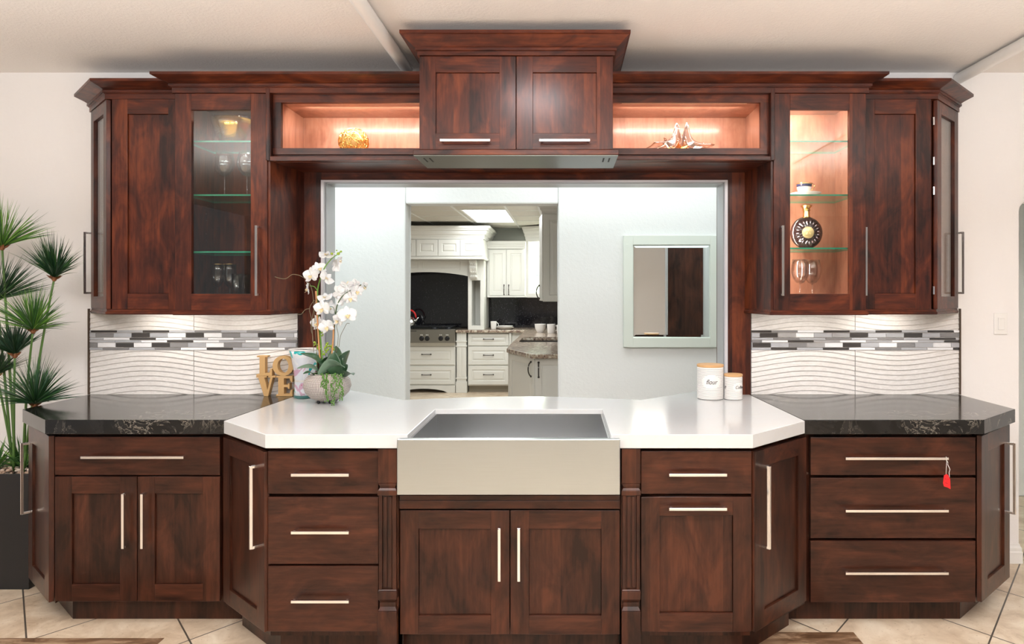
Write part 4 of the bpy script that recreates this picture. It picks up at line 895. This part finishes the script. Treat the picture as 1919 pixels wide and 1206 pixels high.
curve_px([(595,545,3.43),(589,537,3.43),(580,535,3.42)], .0018, 'stem_g', 'flower_stalk'); curve_px([(601,520,3.43),(610,524,3.41)], .0016, 'stem_g', 'flower_stalk'); curve_px([(629,590,3.42),(624,575,3.42),(614,576,3.42)], .0015, 'stem_d', 'flower_stalk'); curve_px([(630,585,3.42),(637,583,3.40),(650,588,3.38)], .0015, 'stem_d', 'flower_stalk')
def leaf(px0, px1, Y0, Y1, wd, arch, roll=0, mats=('leaf',)):
    a = at(*px0, Y0); b2 = at(*px1, Y1); d = b2-a; ln = d.length; n_ = 12; vs = []; sd = d.normalized().cross(Vector((0,0,1))).normalized() if abs(d.normalized().z) < .95 else Vector((1,0,0))
    up = sd.cross(d.normalized()).normalized(); sd, up = sd*math.cos(roll)+up*math.sin(roll), up*math.cos(roll)-sd*math.sin(roll)
    for i in range(n_+1):
        f = i/n_; q_ = a+d*f+up*arch*math.sin(PI*f)*ln; w_ = wd*(math.sin(PI*(f*.9+.08))**.7)*(1 if f < .97 else .6)
        for j in range(-2, 3): g_ = j/2; vs.append(q_+sd*g_*w_+up*(abs(g_)*w_*.35))
    m = MB(); m.add(vs, [(i*5+j, i*5+j+1, (i+1)*5+j+1, (i+1)*5+j) for i in range(n_) for j in range(4)])
    o = m.build('leaf', mats[0], t, smooth=True, fix=False, sub=1); x = o.modifiers.new('thickness', 'SOLIDIFY'); x.thickness = .0015
leaf((604,702), (563,662), 3.42, 3.36, .034, .22, .5); leaf((604,706), (556,690), 3.40, 3.34, .028, .20, .3, ('leaf_pale',)); leaf((598,704), (646,688), 3.36, 3.32, .038, .25, .6, ('leaf_pale',))
leaf((632,700), (630,648), 3.44, 3.46, .038, .1, -.1); leaf((640,704), (655,656), 3.44, 3.43, .040, .12, .2); leaf((630,704), (626,660), 3.40, 3.38, .040, .10, 0); leaf((640,708), (662,702), 3.40, 3.34, .030, .15, .3)
leaf((600,700), (614,668), 3.42, 3.40, .012, .2, .4); leaf((590,706), (568,700), 3.38, 3.32, .014, .2, .3); leaf((640,706), (650,682), 3.46, 3.50, .028, .1, 0)
for a, b2 in ((593,645), (597,652), (616,645), (611,652), (608,660), (621,655), (603,626), (617,648)):
    p = at(a, b2, 3.44); m = MB()
    for k_ in range(7): m.ball(p+Vector((rnd.uniform(-.011,.011), rnd.uniform(-.01,.01), rnd.uniform(-.012,.012))), rnd.uniform(.003,.006), 7, 5)
    m.build('succulent_sprig', 'bud', t, smooth=True, fix=False)
for a in (593, 603, 615, 620):
    curve_px([(a, 660, 3.44), (a+2, 705, 3.43)], .0016, 'stem_g', 'sprig_stem', 5)
M['pearl'] = mat('trailing_succulent', (.10,.24,.035), .4)
for px, y1_, k0 in ((612, 752, 0), (624, 760, 1), (640, 750, 2), (632, 735, 3), (606, 728, 4)):
    m = MB(); n_ = 60 if y1_ > 740 else 42
    for i in range(n_):
        f = i/(n_-1); py = 700+(y1_-700)*f; Y = 3.36-.035*math.sin(PI*min(1, f*1.1)) if f < .9 else 3.315
        Y = min(Y, OY-.116*math.sin(PI*min(1,max(.12,(py-695)/66.)))**.5+0) if f < .75 else OY-.105
        p = at(px+1.2*math.sin(f*9+k0), py, Y-.004)+Vector((rnd.uniform(-.009,.009), rnd.uniform(-.006,.003), 0)); r_ = rnd.uniform(.0026,.0042)
        p.z = max(p.z, CT+.004); m.ball(p, (r_*.8, r_*.8, r_*1.25), 6, 4)
    m.build('trailing_vine', 'pearl', t, smooth=True, fix=False)
m = MB()
for i in range(90): w = rnd.random()*6.28; r0 = rnd.uniform(0,.085); m.ball((c[0]+r0*math.cos(w), c[1]+r0*math.sin(w), c[2]+.140+rnd.uniform(-.008,.012)-.1*r0), rnd.uniform(.003,.005), 6, 4)
o = m.build('ground_succulents', 'pearl', t, smooth=True, fix=False); o['kind'] = 'stuff'
# ------------------------------------------------------------------ framed mirror in the passage
a = at(1168, 441, YM-.01); b2 = at(1348, 650, YM-.01); t = thing('framed_mirror', 'rectangular mirror in a wide pale green frame on the passage wall', 'mirror', ((a.x+b2.x)/2, YM, b2.z))
fx0, fx1, fz0, fz1 = a.x, b2.x, b2.z, a.z; wf = .068; m = MB()
m.box(fx0, fx0+wf, YM-.028, YM-.001, fz0, fz1); m.box(fx1-wf, fx1, YM-.028, YM-.001, fz0, fz1); m.box(fx0+wf, fx1-wf, YM-.028, YM-.001, fz0, fz0+wf); m.box(fx0+wf, fx1-wf, YM-.028, YM-.001, fz1-wf, fz1)
m.build('frame', mat('pale_green_frame', (.70,.76,.69), .4), t, bevel=.003)
m = MB(); X, _ = frame((fx0+wf-.002, YM-.013), (fx1-wf+.002, YM-.0205)); m.M = X; m.rings(0, fx1-fx0-2*wf+.004, fz0+wf-.002, fz1-wf+.002, [(0, .004), (.022, 0)], back=.007); m.build('bevelled_glass', 'mirror', t)
# ------------------------------------------------------------------ far kitchen seen through the doorway
KC = 2.44; KY = 10.56; RX = .16
struct(MB().box(-4.0, RX+.1, KY, KY+.1, 0, 2.5).build('wall_kitchen_back', mat('grey_green_wall', (.36,.37,.33), .7)), 'grey-green back wall of the far kitchen')
struct(MB().box(RX, RX+.1, YM+.14, KY, 0, 2.5).build('wall_kitchen_right', 'wall'), 'right wall of the far kitchen')
struct(MB().box(-4.1, -4.0, YM+.14, KY+.1, 0, 2.5).build('wall_kitchen_left', 'wall'), 'left wall of the far kitchen')
b = MB(); b.box(-4.1, -1.22, YM+.14, KY+.1, KC, KC+.06); b.box(-.69, RX+.1, YM+.14, KY+.1, KC, KC+.06); b.box(-1.22, -.69, YM+.14, 8.14, KC, KC+.06); b.box(-1.22, -.69, 9.62, KY+.1, KC, KC+.06)
struct(b.build('ceiling_kitchen', plaster('ceiling_panel', (.60,.57,.50), 120, .3, .003)), 'drop ceiling of the far kitchen')
b = MB()
for i in range(-4, 3): x = -.68+.61*i; b.box(x-.012, x+.012, YM+.16, KY, KC-.006, KC+.001)
for i in range(9): y = 5.2+.61*i; b.box(-4, RX, y-.012, y+.012, KC-.004, KC+.001)
struct(b.build('trim_ceiling_grid', 'cream'), 'metal grid of the drop ceiling')
t = thing('ceiling_light', 'rectangular fluorescent ceiling light panel in the far kitchen', 'lamp', (-.955, 8.88, KC))
m = MB(); m.box(-1.215, -.695, 8.15, 9.61, KC+.004, KC+.012); m.build('diffuser', mat('fluorescent_diffuser', (1,1,1), .5, emit=(.95,1,1), power=6), t)
m = MB(); 
for x0, x1, y0, y1 in ((-1.235,-1.21,8.12,9.64),(-.70,-.675,8.12,9.64),(-1.21,-.70,8.12,8.15),(-1.21,-.70,9.61,9.64)): m.box(x0, x1, y0, y1, KC-.008, KC+.004)
m.build('frame', 'cream', t)
t = thing('ceiling_vent', 'slotted ceiling vent at the right of the far kitchen ceiling', 'vent', (-.1, 8.2, KC))
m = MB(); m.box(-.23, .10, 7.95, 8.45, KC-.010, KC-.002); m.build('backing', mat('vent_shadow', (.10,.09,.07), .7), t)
m = MB()
for i in range(12): x = -.22+.028*i; m.box(x, x+.012, 7.97, 8.43, KC-.016, KC-.009)
m.build('slats', 'cream', t)
M['iron'] = mat('dark_bronze_pull', (.06,.05,.045), .35, .8)
def raised(parent, X, x0, x1, z0, z1, name='drawer', th=.02):
    e = min(.055, (z1-z0)*.26); m = MB(); m.M = X; m.rings(x0, x1, z0, z1, [(0, .003), (.003, 0), (e, 0), (e+.004, .009), (e+.010, .009), (e+.032, .002)]); return m.build(name, 'cream', parent)
def pull(parent, X, a, b2, kind):
    m = MB(); m.M = X; n_ = 8; pts = []
    for i in range(n_+1):
        f = i/n_; y_ = -.006-.026*math.sin(PI*f)**.6
        pts.append((a[0]+(b2[0]-a[0])*f, y_, a[1]+(b2[1]-a[1])*f))
    m.tube(pts, .0055, 6); m.ball((a[0], -.004, a[1]), .010, 8, 6); m.ball((b2[0], -.004, b2[1]), .010, 8, 6); return m.build('handle', 'iron', parent, smooth=True)
FY = 9.93
# range base
t = thing('range_cabinet', 'cream cabinet with two wide raised drawers under the steel cooktop', 'cabinet', (-2.0, FY, 0))
m = MB(); m.box(-2.50, -1.575, FY+.021, KY-.01, .10, .72); m.build('carcass', 'cream', t)
X, w = frame((-2.49, FY), (-1.585, FY)); 
for z0, z1, zh in ((.405, .665, .555), (.122, .378, .26)): d_ = raised(t, X, 0, w, z0, z1); pull(d_, X, (w*.5-.02, zh), (w*.5+.11, zh), 'h')
m = MB(); m.M = X; m.box(0, w, 0, .02, .672, .722); m.build('rail', 'cream', t)
m = MB(); n_ = 14; pts = [(-2.49, .105)]+[(-2.49, 0), (-2.37, 0)]+[(-2.37+ .68*i/n_, .058*math.sin(PI*i/n_)**.55) for i in range(1, n_)]+[(-1.69, 0), (-1.575, 0), (-1.575, .105)]
k_ = len(pts); m.add([(x, FY, z) for x, z in pts]+[(x, FY+.02, z) for x, z in pts], [tuple(range(k_)), tuple(range(k_, 2*k_))[::-1]]+[(i, (i+1)%k_, k_+(i+1)%k_, k_+i) for i in range(k_)]); m.build('arched_valance', 'cream', t)
t = thing('cooktop', 'stainless gas cooktop with four black knobs in the far kitchen', 'cooktop', (-2.0, 9.86, .72))
m = MB(); m.box(-2.55, -1.567, 9.84, 9.90, .727, .918); m.box(-2.55, -1.567, 9.90, KY-.1, .727, .921); m.build('body', mat('cooktop_steel', (.30,.29,.26), .32, 1), t, bevel=.004)
for i, px in enumerate((790, 800.5, 826, 838)):
    p = at(px, 634, 9.84); m = MB(); m.lathe([(.0001, .032), (.024, .030), (.027, .004), (.034, .003), (.035, 0)], (p.x, 9.84, p.z), 20, axis='y'); m.build('knob', mat('black_knob', (.01,.01,.012), .25), t, smooth='auto')
    m = MB(); m.box(p.x-.018, p.x-.006, 9.836, 9.84, p.z+.046, p.z+.058); m.box(p.x+.004, p.x+.016, 9.836, 9.84, p.z+.046, p.z+.058); m.build('dial_mark', 'white', t)
m = MB(); m.box(-1.567-.68, -1.567-.55, 9.836, 9.84, .893, .902); m.build('maker_plate', 'black', t)
m = MB()
for x in (-2.42, -2.20, -2.02, -1.80, -1.64): m.tube([(x, 9.93, .948), (x, 10.40, .948)], .008, 6)
for y in (9.95, 10.16, 10.38): m.tube([(-2.5, y, .950), (-1.62, y, .950)], .008, 6)
for x in (-2.42, -2.20, -1.80, -1.64):
    for y in (9.95, 10.38): m.tube([(x, y, .921), (x, y, .95)], .008, 6)
for x in (-2.31, -1.91, -1.70): m.lathe([(.0001, .022), (.045, .020), (.055, 0)], (x, 10.1, .921), 16)
m.build('grate', mat('cast_iron', (.02,.022,.026), .4, .4), t)
t = thing('kettle', 'steel kettle with a red handle on the cooktop at the left edge of the doorway', 'kettle', (-2.275, 10.12, .958))
m = MB(); m.lathe([(.0001, .0), (.085, .0), (.095, .015), (.085, .08), (.05, .13), (.02, .145), (.0001, .150)], (-2.275, 10.12, .958), 28); m.tube([(-2.21, 10.12, 1.01), (-2.17, 10.12, 1.06), (-2.145, 10.12, 1.085)], [.02, .013, .009], 10); m.build('body', 'chrome', t, smooth=True)
m = MB(); m.tube([(-2.275+.09*math.cos(a), 10.12, 1.075+.115*math.sin(a)) for a in [PI*i/14 for i in range(15)]], .013, 10); m.build('handle', mat('red_handle', (.75,.02,.02), .35), t, smooth=True)
# pilaster
t = thing('pilaster', 'fluted cream pilaster right of the far cooktop', 'pilaster', (-1.48, FY, 0))
m = MB(); m.box(-1.565, -1.405, FY-.02, KY-.02, 0, .15); m.box(-1.555, -1.415, FY-.01, KY-.02, .15, .872); m.box(-1.565, -1.405, FY-.018, FY+.1, .20, .22); m.box(-1.565, -1.405, FY-.018, FY+.1, .15, .16)
m.box(-1.565, -1.405, FY-.018, FY+.1, .665, .685); m.box(-1.565, -1.405, FY-.018, FY+.1, .735, .75); m.box(-1.535, -1.495, FY-.016, FY, .23, .65); m.box(-1.475, -1.435, FY-.016, FY, .23, .65); m.box(-1.49, -1.48, FY-.014, FY, .755, .865); m.build('shaft', 'cream', t, bevel=.003)
# drawer base
t = thing('drawer_cabinet', 'cream three-drawer base cabinet between the far pilaster and the corner', 'cabinet', (-1.09, FY, 0))
m = MB(); m.box(-1.395, -.56, FY+.021, KY-.01, .10, .868); m.build('carcass', 'cream', t); m = MB(); m.box(-1.39, -.56, FY+.09, FY+.12, 0, .10); m.build('toe_kick', mat('taupe_toe_kick', (.30,.27,.21), .5), t)
X, w = frame((-1.388, FY), (-.80, FY))
for z0, z1, zh in ((.682, .852, .776), (.405, .665, .545), (.118, .388, .262)): d_ = raised(t, X, 0, w, z0, z1); pull(d_, X, (w*.5-.07, zh), (w*.5+.07, zh), 'h')
m = MB(); m.box(-.79, -.765, FY-.03, FY+.03, .10, .866); m.build('filler', 'cream', t, bevel=.004)
# hood mantle
t = thing('mantle_hood', 'cream mantle range hood with carved corbel, panelled frieze and arched valance', 'range hood', (-1.9, 10.0, .92))
HX0, HX1, HY = -2.66, -1.137, 9.62
m = MB(); m.box(HX0, HX1, HY, KY-.01, 1.936, 2.20); m.build('frieze', 'cream', t, bevel=.004)
X, w = frame((HX0, HY-.016), (HX1, HY-.016))
for pa, pb in ((700, 721), (724, 745.5), (743+5.5, 779-.5), (780, 820), (821, 862), (862.5, 905)):
    a_, b_ = at(pa, 500, HY-.016).x-HX0, at(pb, 500, HY-.016).x-HX0
    if a_ < 0: continue
    mm = MB(); mm.M = X; mm.rings(a_, b_, 1.962, 2.192, [(0, .002), (.004, 0), (.055, 0), (.062, .010), (.068, .010), (.082, 0)], back=.016); mm.build('frieze_panel', 'cream', t)
m = MB(); sweep(m, [(HX0, HY), (HX1, HY), (HX1, KY-.01)], [(-.02,2.20),(.012,2.20),(.014,2.225),(.022,2.235),(.024,2.25),(.04,2.262),(.052,2.285),(.056,2.31),(.078,2.322),(.084,2.345),(.10,2.35),(.104,2.378),(-.02,2.378)]); m.build('crown', 'cream', t)
m = MB(); sweep(m, [(HX0, HY), (HX1, HY), (HX1, KY-.01)], [(-.02,1.915),(.010,1.915),(.016,1.93),(.016,1.945),(0,1.955),(-.02,1.955)]); m.build('ledge', 'cream', t)
m = MB(); n_ = 20; pts = [(-1.387, 1.92), (-2.6, 1.92), (-2.6, 1.69)]+[(-2.58+1.19*i/n_, 1.685+.06*math.sin(PI*i/n_)**.8) for i in range(n_+1)]
k_ = len(pts); m.add([(x, 9.90, z) for x, z in pts]+[(x, 9.93, z) for x, z in pts], [tuple(range(k_)), tuple(range(k_, 2*k_))[::-1]]+[(i, (i+1)%k_, k_+(i+1)%k_, k_+i) for i in range(k_)])
m.build('arched_valance', 'cream', t)
for x0, x1 in ((-2.50, -2.10), (-2.04, -1.50)):
    m = MB(); zz = 1.80
    for (a_, z_), (b_, y_) in ((((x0), 1.80), ((x1), 1.80)), ((x1, 1.775), (x1, 1.895)), ((x1, 1.895), (x0, 1.895)), ((x0, 1.895), (x0, 1.80))): m.tube([(a_, 9.898, z_), (b_, 9.898, y_)], .006, 6)
    m.build('panel_moulding', 'cream', t)
m = MB(); m.box(-1.387, -1.333, 9.90, KY-.01, .972, 1.92); m.box(-1.21, -1.157, 9.90, KY-.01, .972, 1.92); m.box(-1.333, -1.21, 9.90, KY-.01, 1.626, 1.92); m.box(-1.333, -1.21, 10.30, 10.33, .972, 1.626); m.box(-1.387, -1.157, 9.90, KY-.01, .9115, .972); m.build('niche_column', 'cream', t, bevel=.003)
m = MB(); cx = -1.30
prof = [(0, 1.915), (-.16, 1.915), (-.165, 1.88), (-.12, 1.85), (-.14, 1.80), (-.10, 1.74), (-.055, 1.70), (-.075, 1.675), (-.05, 1.65), (0, 1.645)]
k_ = len(prof); m.add([(cx-.05, 9.90+a_, z_) for a_, z_ in prof]+[(cx+.05, 9.90+a_, z_) for a_, z_ in prof], [tuple(range(k_)), tuple(range(k_, 2*k_))[::-1]]+[(i, (i+1)%k_, k_+(i+1)%k_, k_+i) for i in range(k_)])
for dz, rr_ in ((1.86, .022), (1.80, .028), (1.75, .022), (1.69, .016)):
    for sx in (-1, 0, 1): m.ball((cx+sx*.026, 9.90-.16+(1.9-dz)*.4, dz), (rr_*.6, rr_*.6, rr_), 8, 6)
m.build('corbel', 'cream', t, bevel=.004)
# black stone splash panels
m = MB(); m.box(-2.6, -1.39, 10.42, 10.44, .923, 1.90); tag(m.build('stone_splash', 'splash_b', loc=(-2.0, 10.43, .92)), 'black sparkling stone panel behind the far cooktop', 'backsplash', 'black stone splash panels')
m = MB(); m.box(-1.155, RX-.02, KY-.025, KY-.001, .912, 1.395); m.box(RX-.02, RX-.001, 6.2, KY-.001, .912, 1.372); tag(m.build('stone_splash', 'splash_b', loc=(-.5, KY, .92)), 'black sparkling stone splash under the far cream wall cabinets', 'backsplash', 'black stone splash panels')
# countertops
m = MB(); m.box(-1.563, -.558, 9.885, KY-.026, .872, .910); tag(m.build('granite_countertop', 'granite_b', bevel=.006, loc=(-1.0, 10.2, .872)), 'speckled brown granite countertop along the far wall', 'countertop', 'granite countertops')
m = MB(); zz0, zz1 = .880, .912; zz0 = .872
m.prism([(-.558, 7.50), (-.558, 6.66), (-.29, 6.05), (RX-.021, 6.05), (RX-.021, 7.50)], zz0, zz1); m.box(-.558, -.50, 7.50, 8.30, zz0, zz1); m.box(-.06, RX-.021, 7.50, 8.30, zz0, zz1); m.box(-.558, RX-.021, 8.30, KY-.026, zz0, zz1)
tag(m.build('granite_countertop', 'granite_b', bevel=.006, loc=(-.2, 7.0, .872)), 'speckled brown granite countertop on the right run, with a sink cut-out', 'countertop', 'granite countertops')
m = MB(); m.box(-.50, -.06, 7.50, 8.30, .70, .71); m.box(-.505, -.50, 7.50, 8.30, .70, .871); m.box(-.06, -.055, 7.50, 8.30, .70, .871); m.box(-.50, -.06, 8.295, 8.30, .70, .871); m.box(-.50, -.06, 7.50, 7.505, .70, .871)
tag(m.build('undermount_sink', mat('dark_sink', (.05,.045,.04), .35), loc=(-.3, 7.9, .70)), 'dark undermount sink in the right granite countertop', 'sink')
# right run base
t = thing('corner_base_cabinet', 'cream base cabinets of the right run with an angled raised-panel door at the near end', 'cabinet', (-.2, 6.2, 0))
m = MB(); m.prism([(-.525, 6.66), (-.262, 6.152), (RX-.003, 6.152), (RX-.003, KY-.03), (-.525, KY-.03)], .10, .695); m.prism([(-.525, 6.66), (-.262, 6.152), (RX-.003, 6.152), (RX-.003, 7.49), (-.525, 7.49)], .695, .870); m.box(-.525, RX-.003, 8.31, KY-.03, .695, .870); m.build('carcass', 'cream', t)
X, w = frame((-.533, 6.645), (-.270, 6.135)); d_ = raised(t, X, .006, w-.004, .10, .865, 'door'); pull(d_, X, (w-.055, .70), (w-.055, .83), 'v')
X, w = frame((-.262, 6.13), (RX-.01, 6.13)); d_ = raised(t, X, .004, w, .10, .865, 'door'); pull(d_, X, (.035, .70), (.035, .83), 'v')
X, w = frame((-.547, 9.9), (-.547, 6.70))
for i in range(5): d_ = raised(t, X, .01+i*.64, .63+i*.64 if i < 4 else w-.006, .10, .865, 'door'); pull(d_, X, (.08+i*.64, .62), (.08+i*.64, .76), 'v')
# upper cabinets
t = thing('wall_cabinet', 'cream wall cabinet with two raised-panel doors right of the far mantle hood', 'cabinet', (-.87, 10.22, 1.377))
m = MB(); m.box(-1.15, -.575, 10.241, KY-.001, 1.377, 2.20); m.build('carcass', 'cream', t)
X, w = frame((-1.145, 10.22), (-.575, 10.22)); c_ = w/2
d_ = raised(t, X, .03, c_-.003, 1.405, 2.088, 'door'); pull(d_, X, (c_-.035, 1.42), (c_-.035, 1.56), 'v'); d_ = raised(t, X, c_+.003, w-.006, 1.405, 2.088, 'door'); pull(d_, X, (c_+.035, 1.42), (c_+.035, 1.56), 'v')
m = MB(); m.M = X; m.box(0, w, -.01, .02, 2.10, 2.14); m.box(0, w, -.022, .02, 2.14, 2.17); m.box(0, w, -.034, .02, 2.17, 2.215); m.build('cornice', 'cream', t, bevel=.003); m = MB(); m.M = X; m.box(0, w, -.004, .02, 1.377, 1.40); m.build('bottom_rail', 'cream', t, bevel=.003)
t = thing('corner_glass_cabinet', 'cream corner cabinet with a brightly lit glass door in the far kitchen', 'cabinet', (-.4, 10.1, 1.377))
X, w = frame((-.572, 10.20), (-.20, 9.93))
m = MB(); m.prism([(-.572, 10.22), (-.19, 9.945), (RX-.022, 9.945), (RX-.022, KY-.026), (-.572, KY-.026)], 1.377, 1.395); m.prism([(-.572, 10.22), (-.19, 9.945), (RX-.022, 9.945), (RX-.022, KY-.026), (-.572, KY-.026)], 2.24, 2.26); m.box(-.572, RX-.03, KY-.05, KY-.027, 1.395, 2.24); m.box(RX-.04, RX-.022, 9.95, KY-.05, 1.395, 2.24); m.build('carcass', 'cream', t)
m = MB(); m.M = X; m.box(0, .055, 0, .02, 1.377, 2.26); m.box(w-.06, w, 0, .02, 1.377, 2.26); m.box(.055, w-.06, 0, .02, 1.377, 1.44); m.box(.055, w-.06, 0, .02, 2.20, 2.26); d_ = m.build('door', 'cream', t, bevel=.003)
m = MB(); m.M = X; m.box(.055, w-.06, .008, .012, 1.44, 2.20); m.build('glass_pane', 'pane', d_)
for z in (1.70, 1.99): m = MB(); m.prism([(-.50, 10.24), (-.21, 10.02), (RX-.05, 10.02), (RX-.05, KY-.06), (-.50, KY-.06)], z, z+.008, 1, 0); m.build('glass_shelf', ['shelf_glass', 'shelf_edge'], t)
m = MB(); m.M = X; m.M = None; sweep(m, [(-.572, 10.22), (-.19, 9.945), (RX-.022, 9.945)], [(-.02,2.24),(.01,2.24),(.014,2.27),(.03,2.29),(.034,2.32),(.06,2.35),(.066,2.375),(.085,2.39),(.088,2.42),(-.02,2.42)]); m.build('crown', 'cream', t)
area('corner_cabinet_lamp', (-.25, 10.22, 2.22), (.22, .18), 34, (1, .98, .93))
t = thing('end_wall_cabinet', 'tall cream end wall cabinet at the right edge of the doorway', 'cabinet', (0, 6.12, 1.374))
m = MB(); m.box(-.188, RX-.024, 6.121, 9.9, 1.374, 2.16); m.build('carcass', 'cream', t)
X, w = frame((-.186, 6.10), (RX-.024, 6.10)); raised(t, X, 0, w, 1.376, 2.158, 'end_panel')
X, w = frame((-.232, 6.42), (-.196, 6.12)); m = MB(); m.M = X; m.box(0, w, 0, .02, 1.38, 2.155); d_ = m.build('door', 'cream', t, bevel=.003); pull(d_, X, (.06, 1.40), (.06, 1.52), 'v')
m = MB(); sweep(m, [(-.188, 9.9), (-.188, 6.10), (RX-.024, 6.10)], [(-.02,2.158),(.008,2.158),(.010,2.175),(.024,2.19),(.026,2.205),(.05,2.225),(.054,2.25),(-.02,2.25)]); m.build('crown', 'cream', t)
# crockery
def mug(px, Y, r_, h, lab, z=.9125, gr='crockery on the granite'):
    c = on(px, Y, z); t = thing('mug', lab, 'mug', c, gr); m = MB(); m.lathe([(.0001, 0), (r_*.8, 0), (r_*.86, .006), (r_, h), (r_-.004, h), (r_*.78, .010), (.0001, .008)], c, 24); m.build('body', 'ceramic', t, smooth='auto', fix=False)
    m = MB(); m.tube([(c[0]+r_*.9+.0+.03*math.sin(a), c[1], c[2]+h*.55+h*.28*math.cos(a)) for a in [PI*i/8 for i in range(9)]], .005, 8); m.build('handle', 'ceramic', t, smooth=True)
mug(925, 10.08, .046, .115, 'white tapered mug on the far counter beside the platter')
mug(1033, 9.10, .058, .120, 'white mug on the right counter, beside the white bowl')
mug(1050, 9.00, .050, .115, 'white mug at the edge of the doorway, right of the other mug')
c = on(1012.5, 9.30, .9125); m = MB(); m.lathe([(.0001, 0), (.045, 0), (.05, .01), (.070, .05), (.078, .112), (.072, .112), (.062, .05), (.0001, .02)], c, 28); tag(m.build('bowl', 'ceramic', smooth='auto', fix=False, loc=c), 'white deep bowl on the right counter of the far kitchen', 'bowl', 'crockery on the granite')
c = on(947, 10.10, .9105); m = MB()
m.lathe([(.0001, 0), (.08, 0), (.125, .028), (.130, .032), (.08, .008), (.0001, .008)], c, 32); tag(m.build('platter', 'ceramic', smooth='auto', fix=False, loc=c), 'white platter on the far granite counter beside the tapered mug', 'plate', 'stacked platters')
c = (c[0], c[1], c[2]+.020); m = MB(); m.lathe([(.0001, 0), (.07, 0), (.110, .026), (.114, .030), (.07, .008), (.0001, .008)], c, 32); tag(m.build('platter', 'ceramic', smooth='auto', fix=False, loc=c), 'smaller white platter nested on top of the far counter platter', 'plate', 'stacked platters')
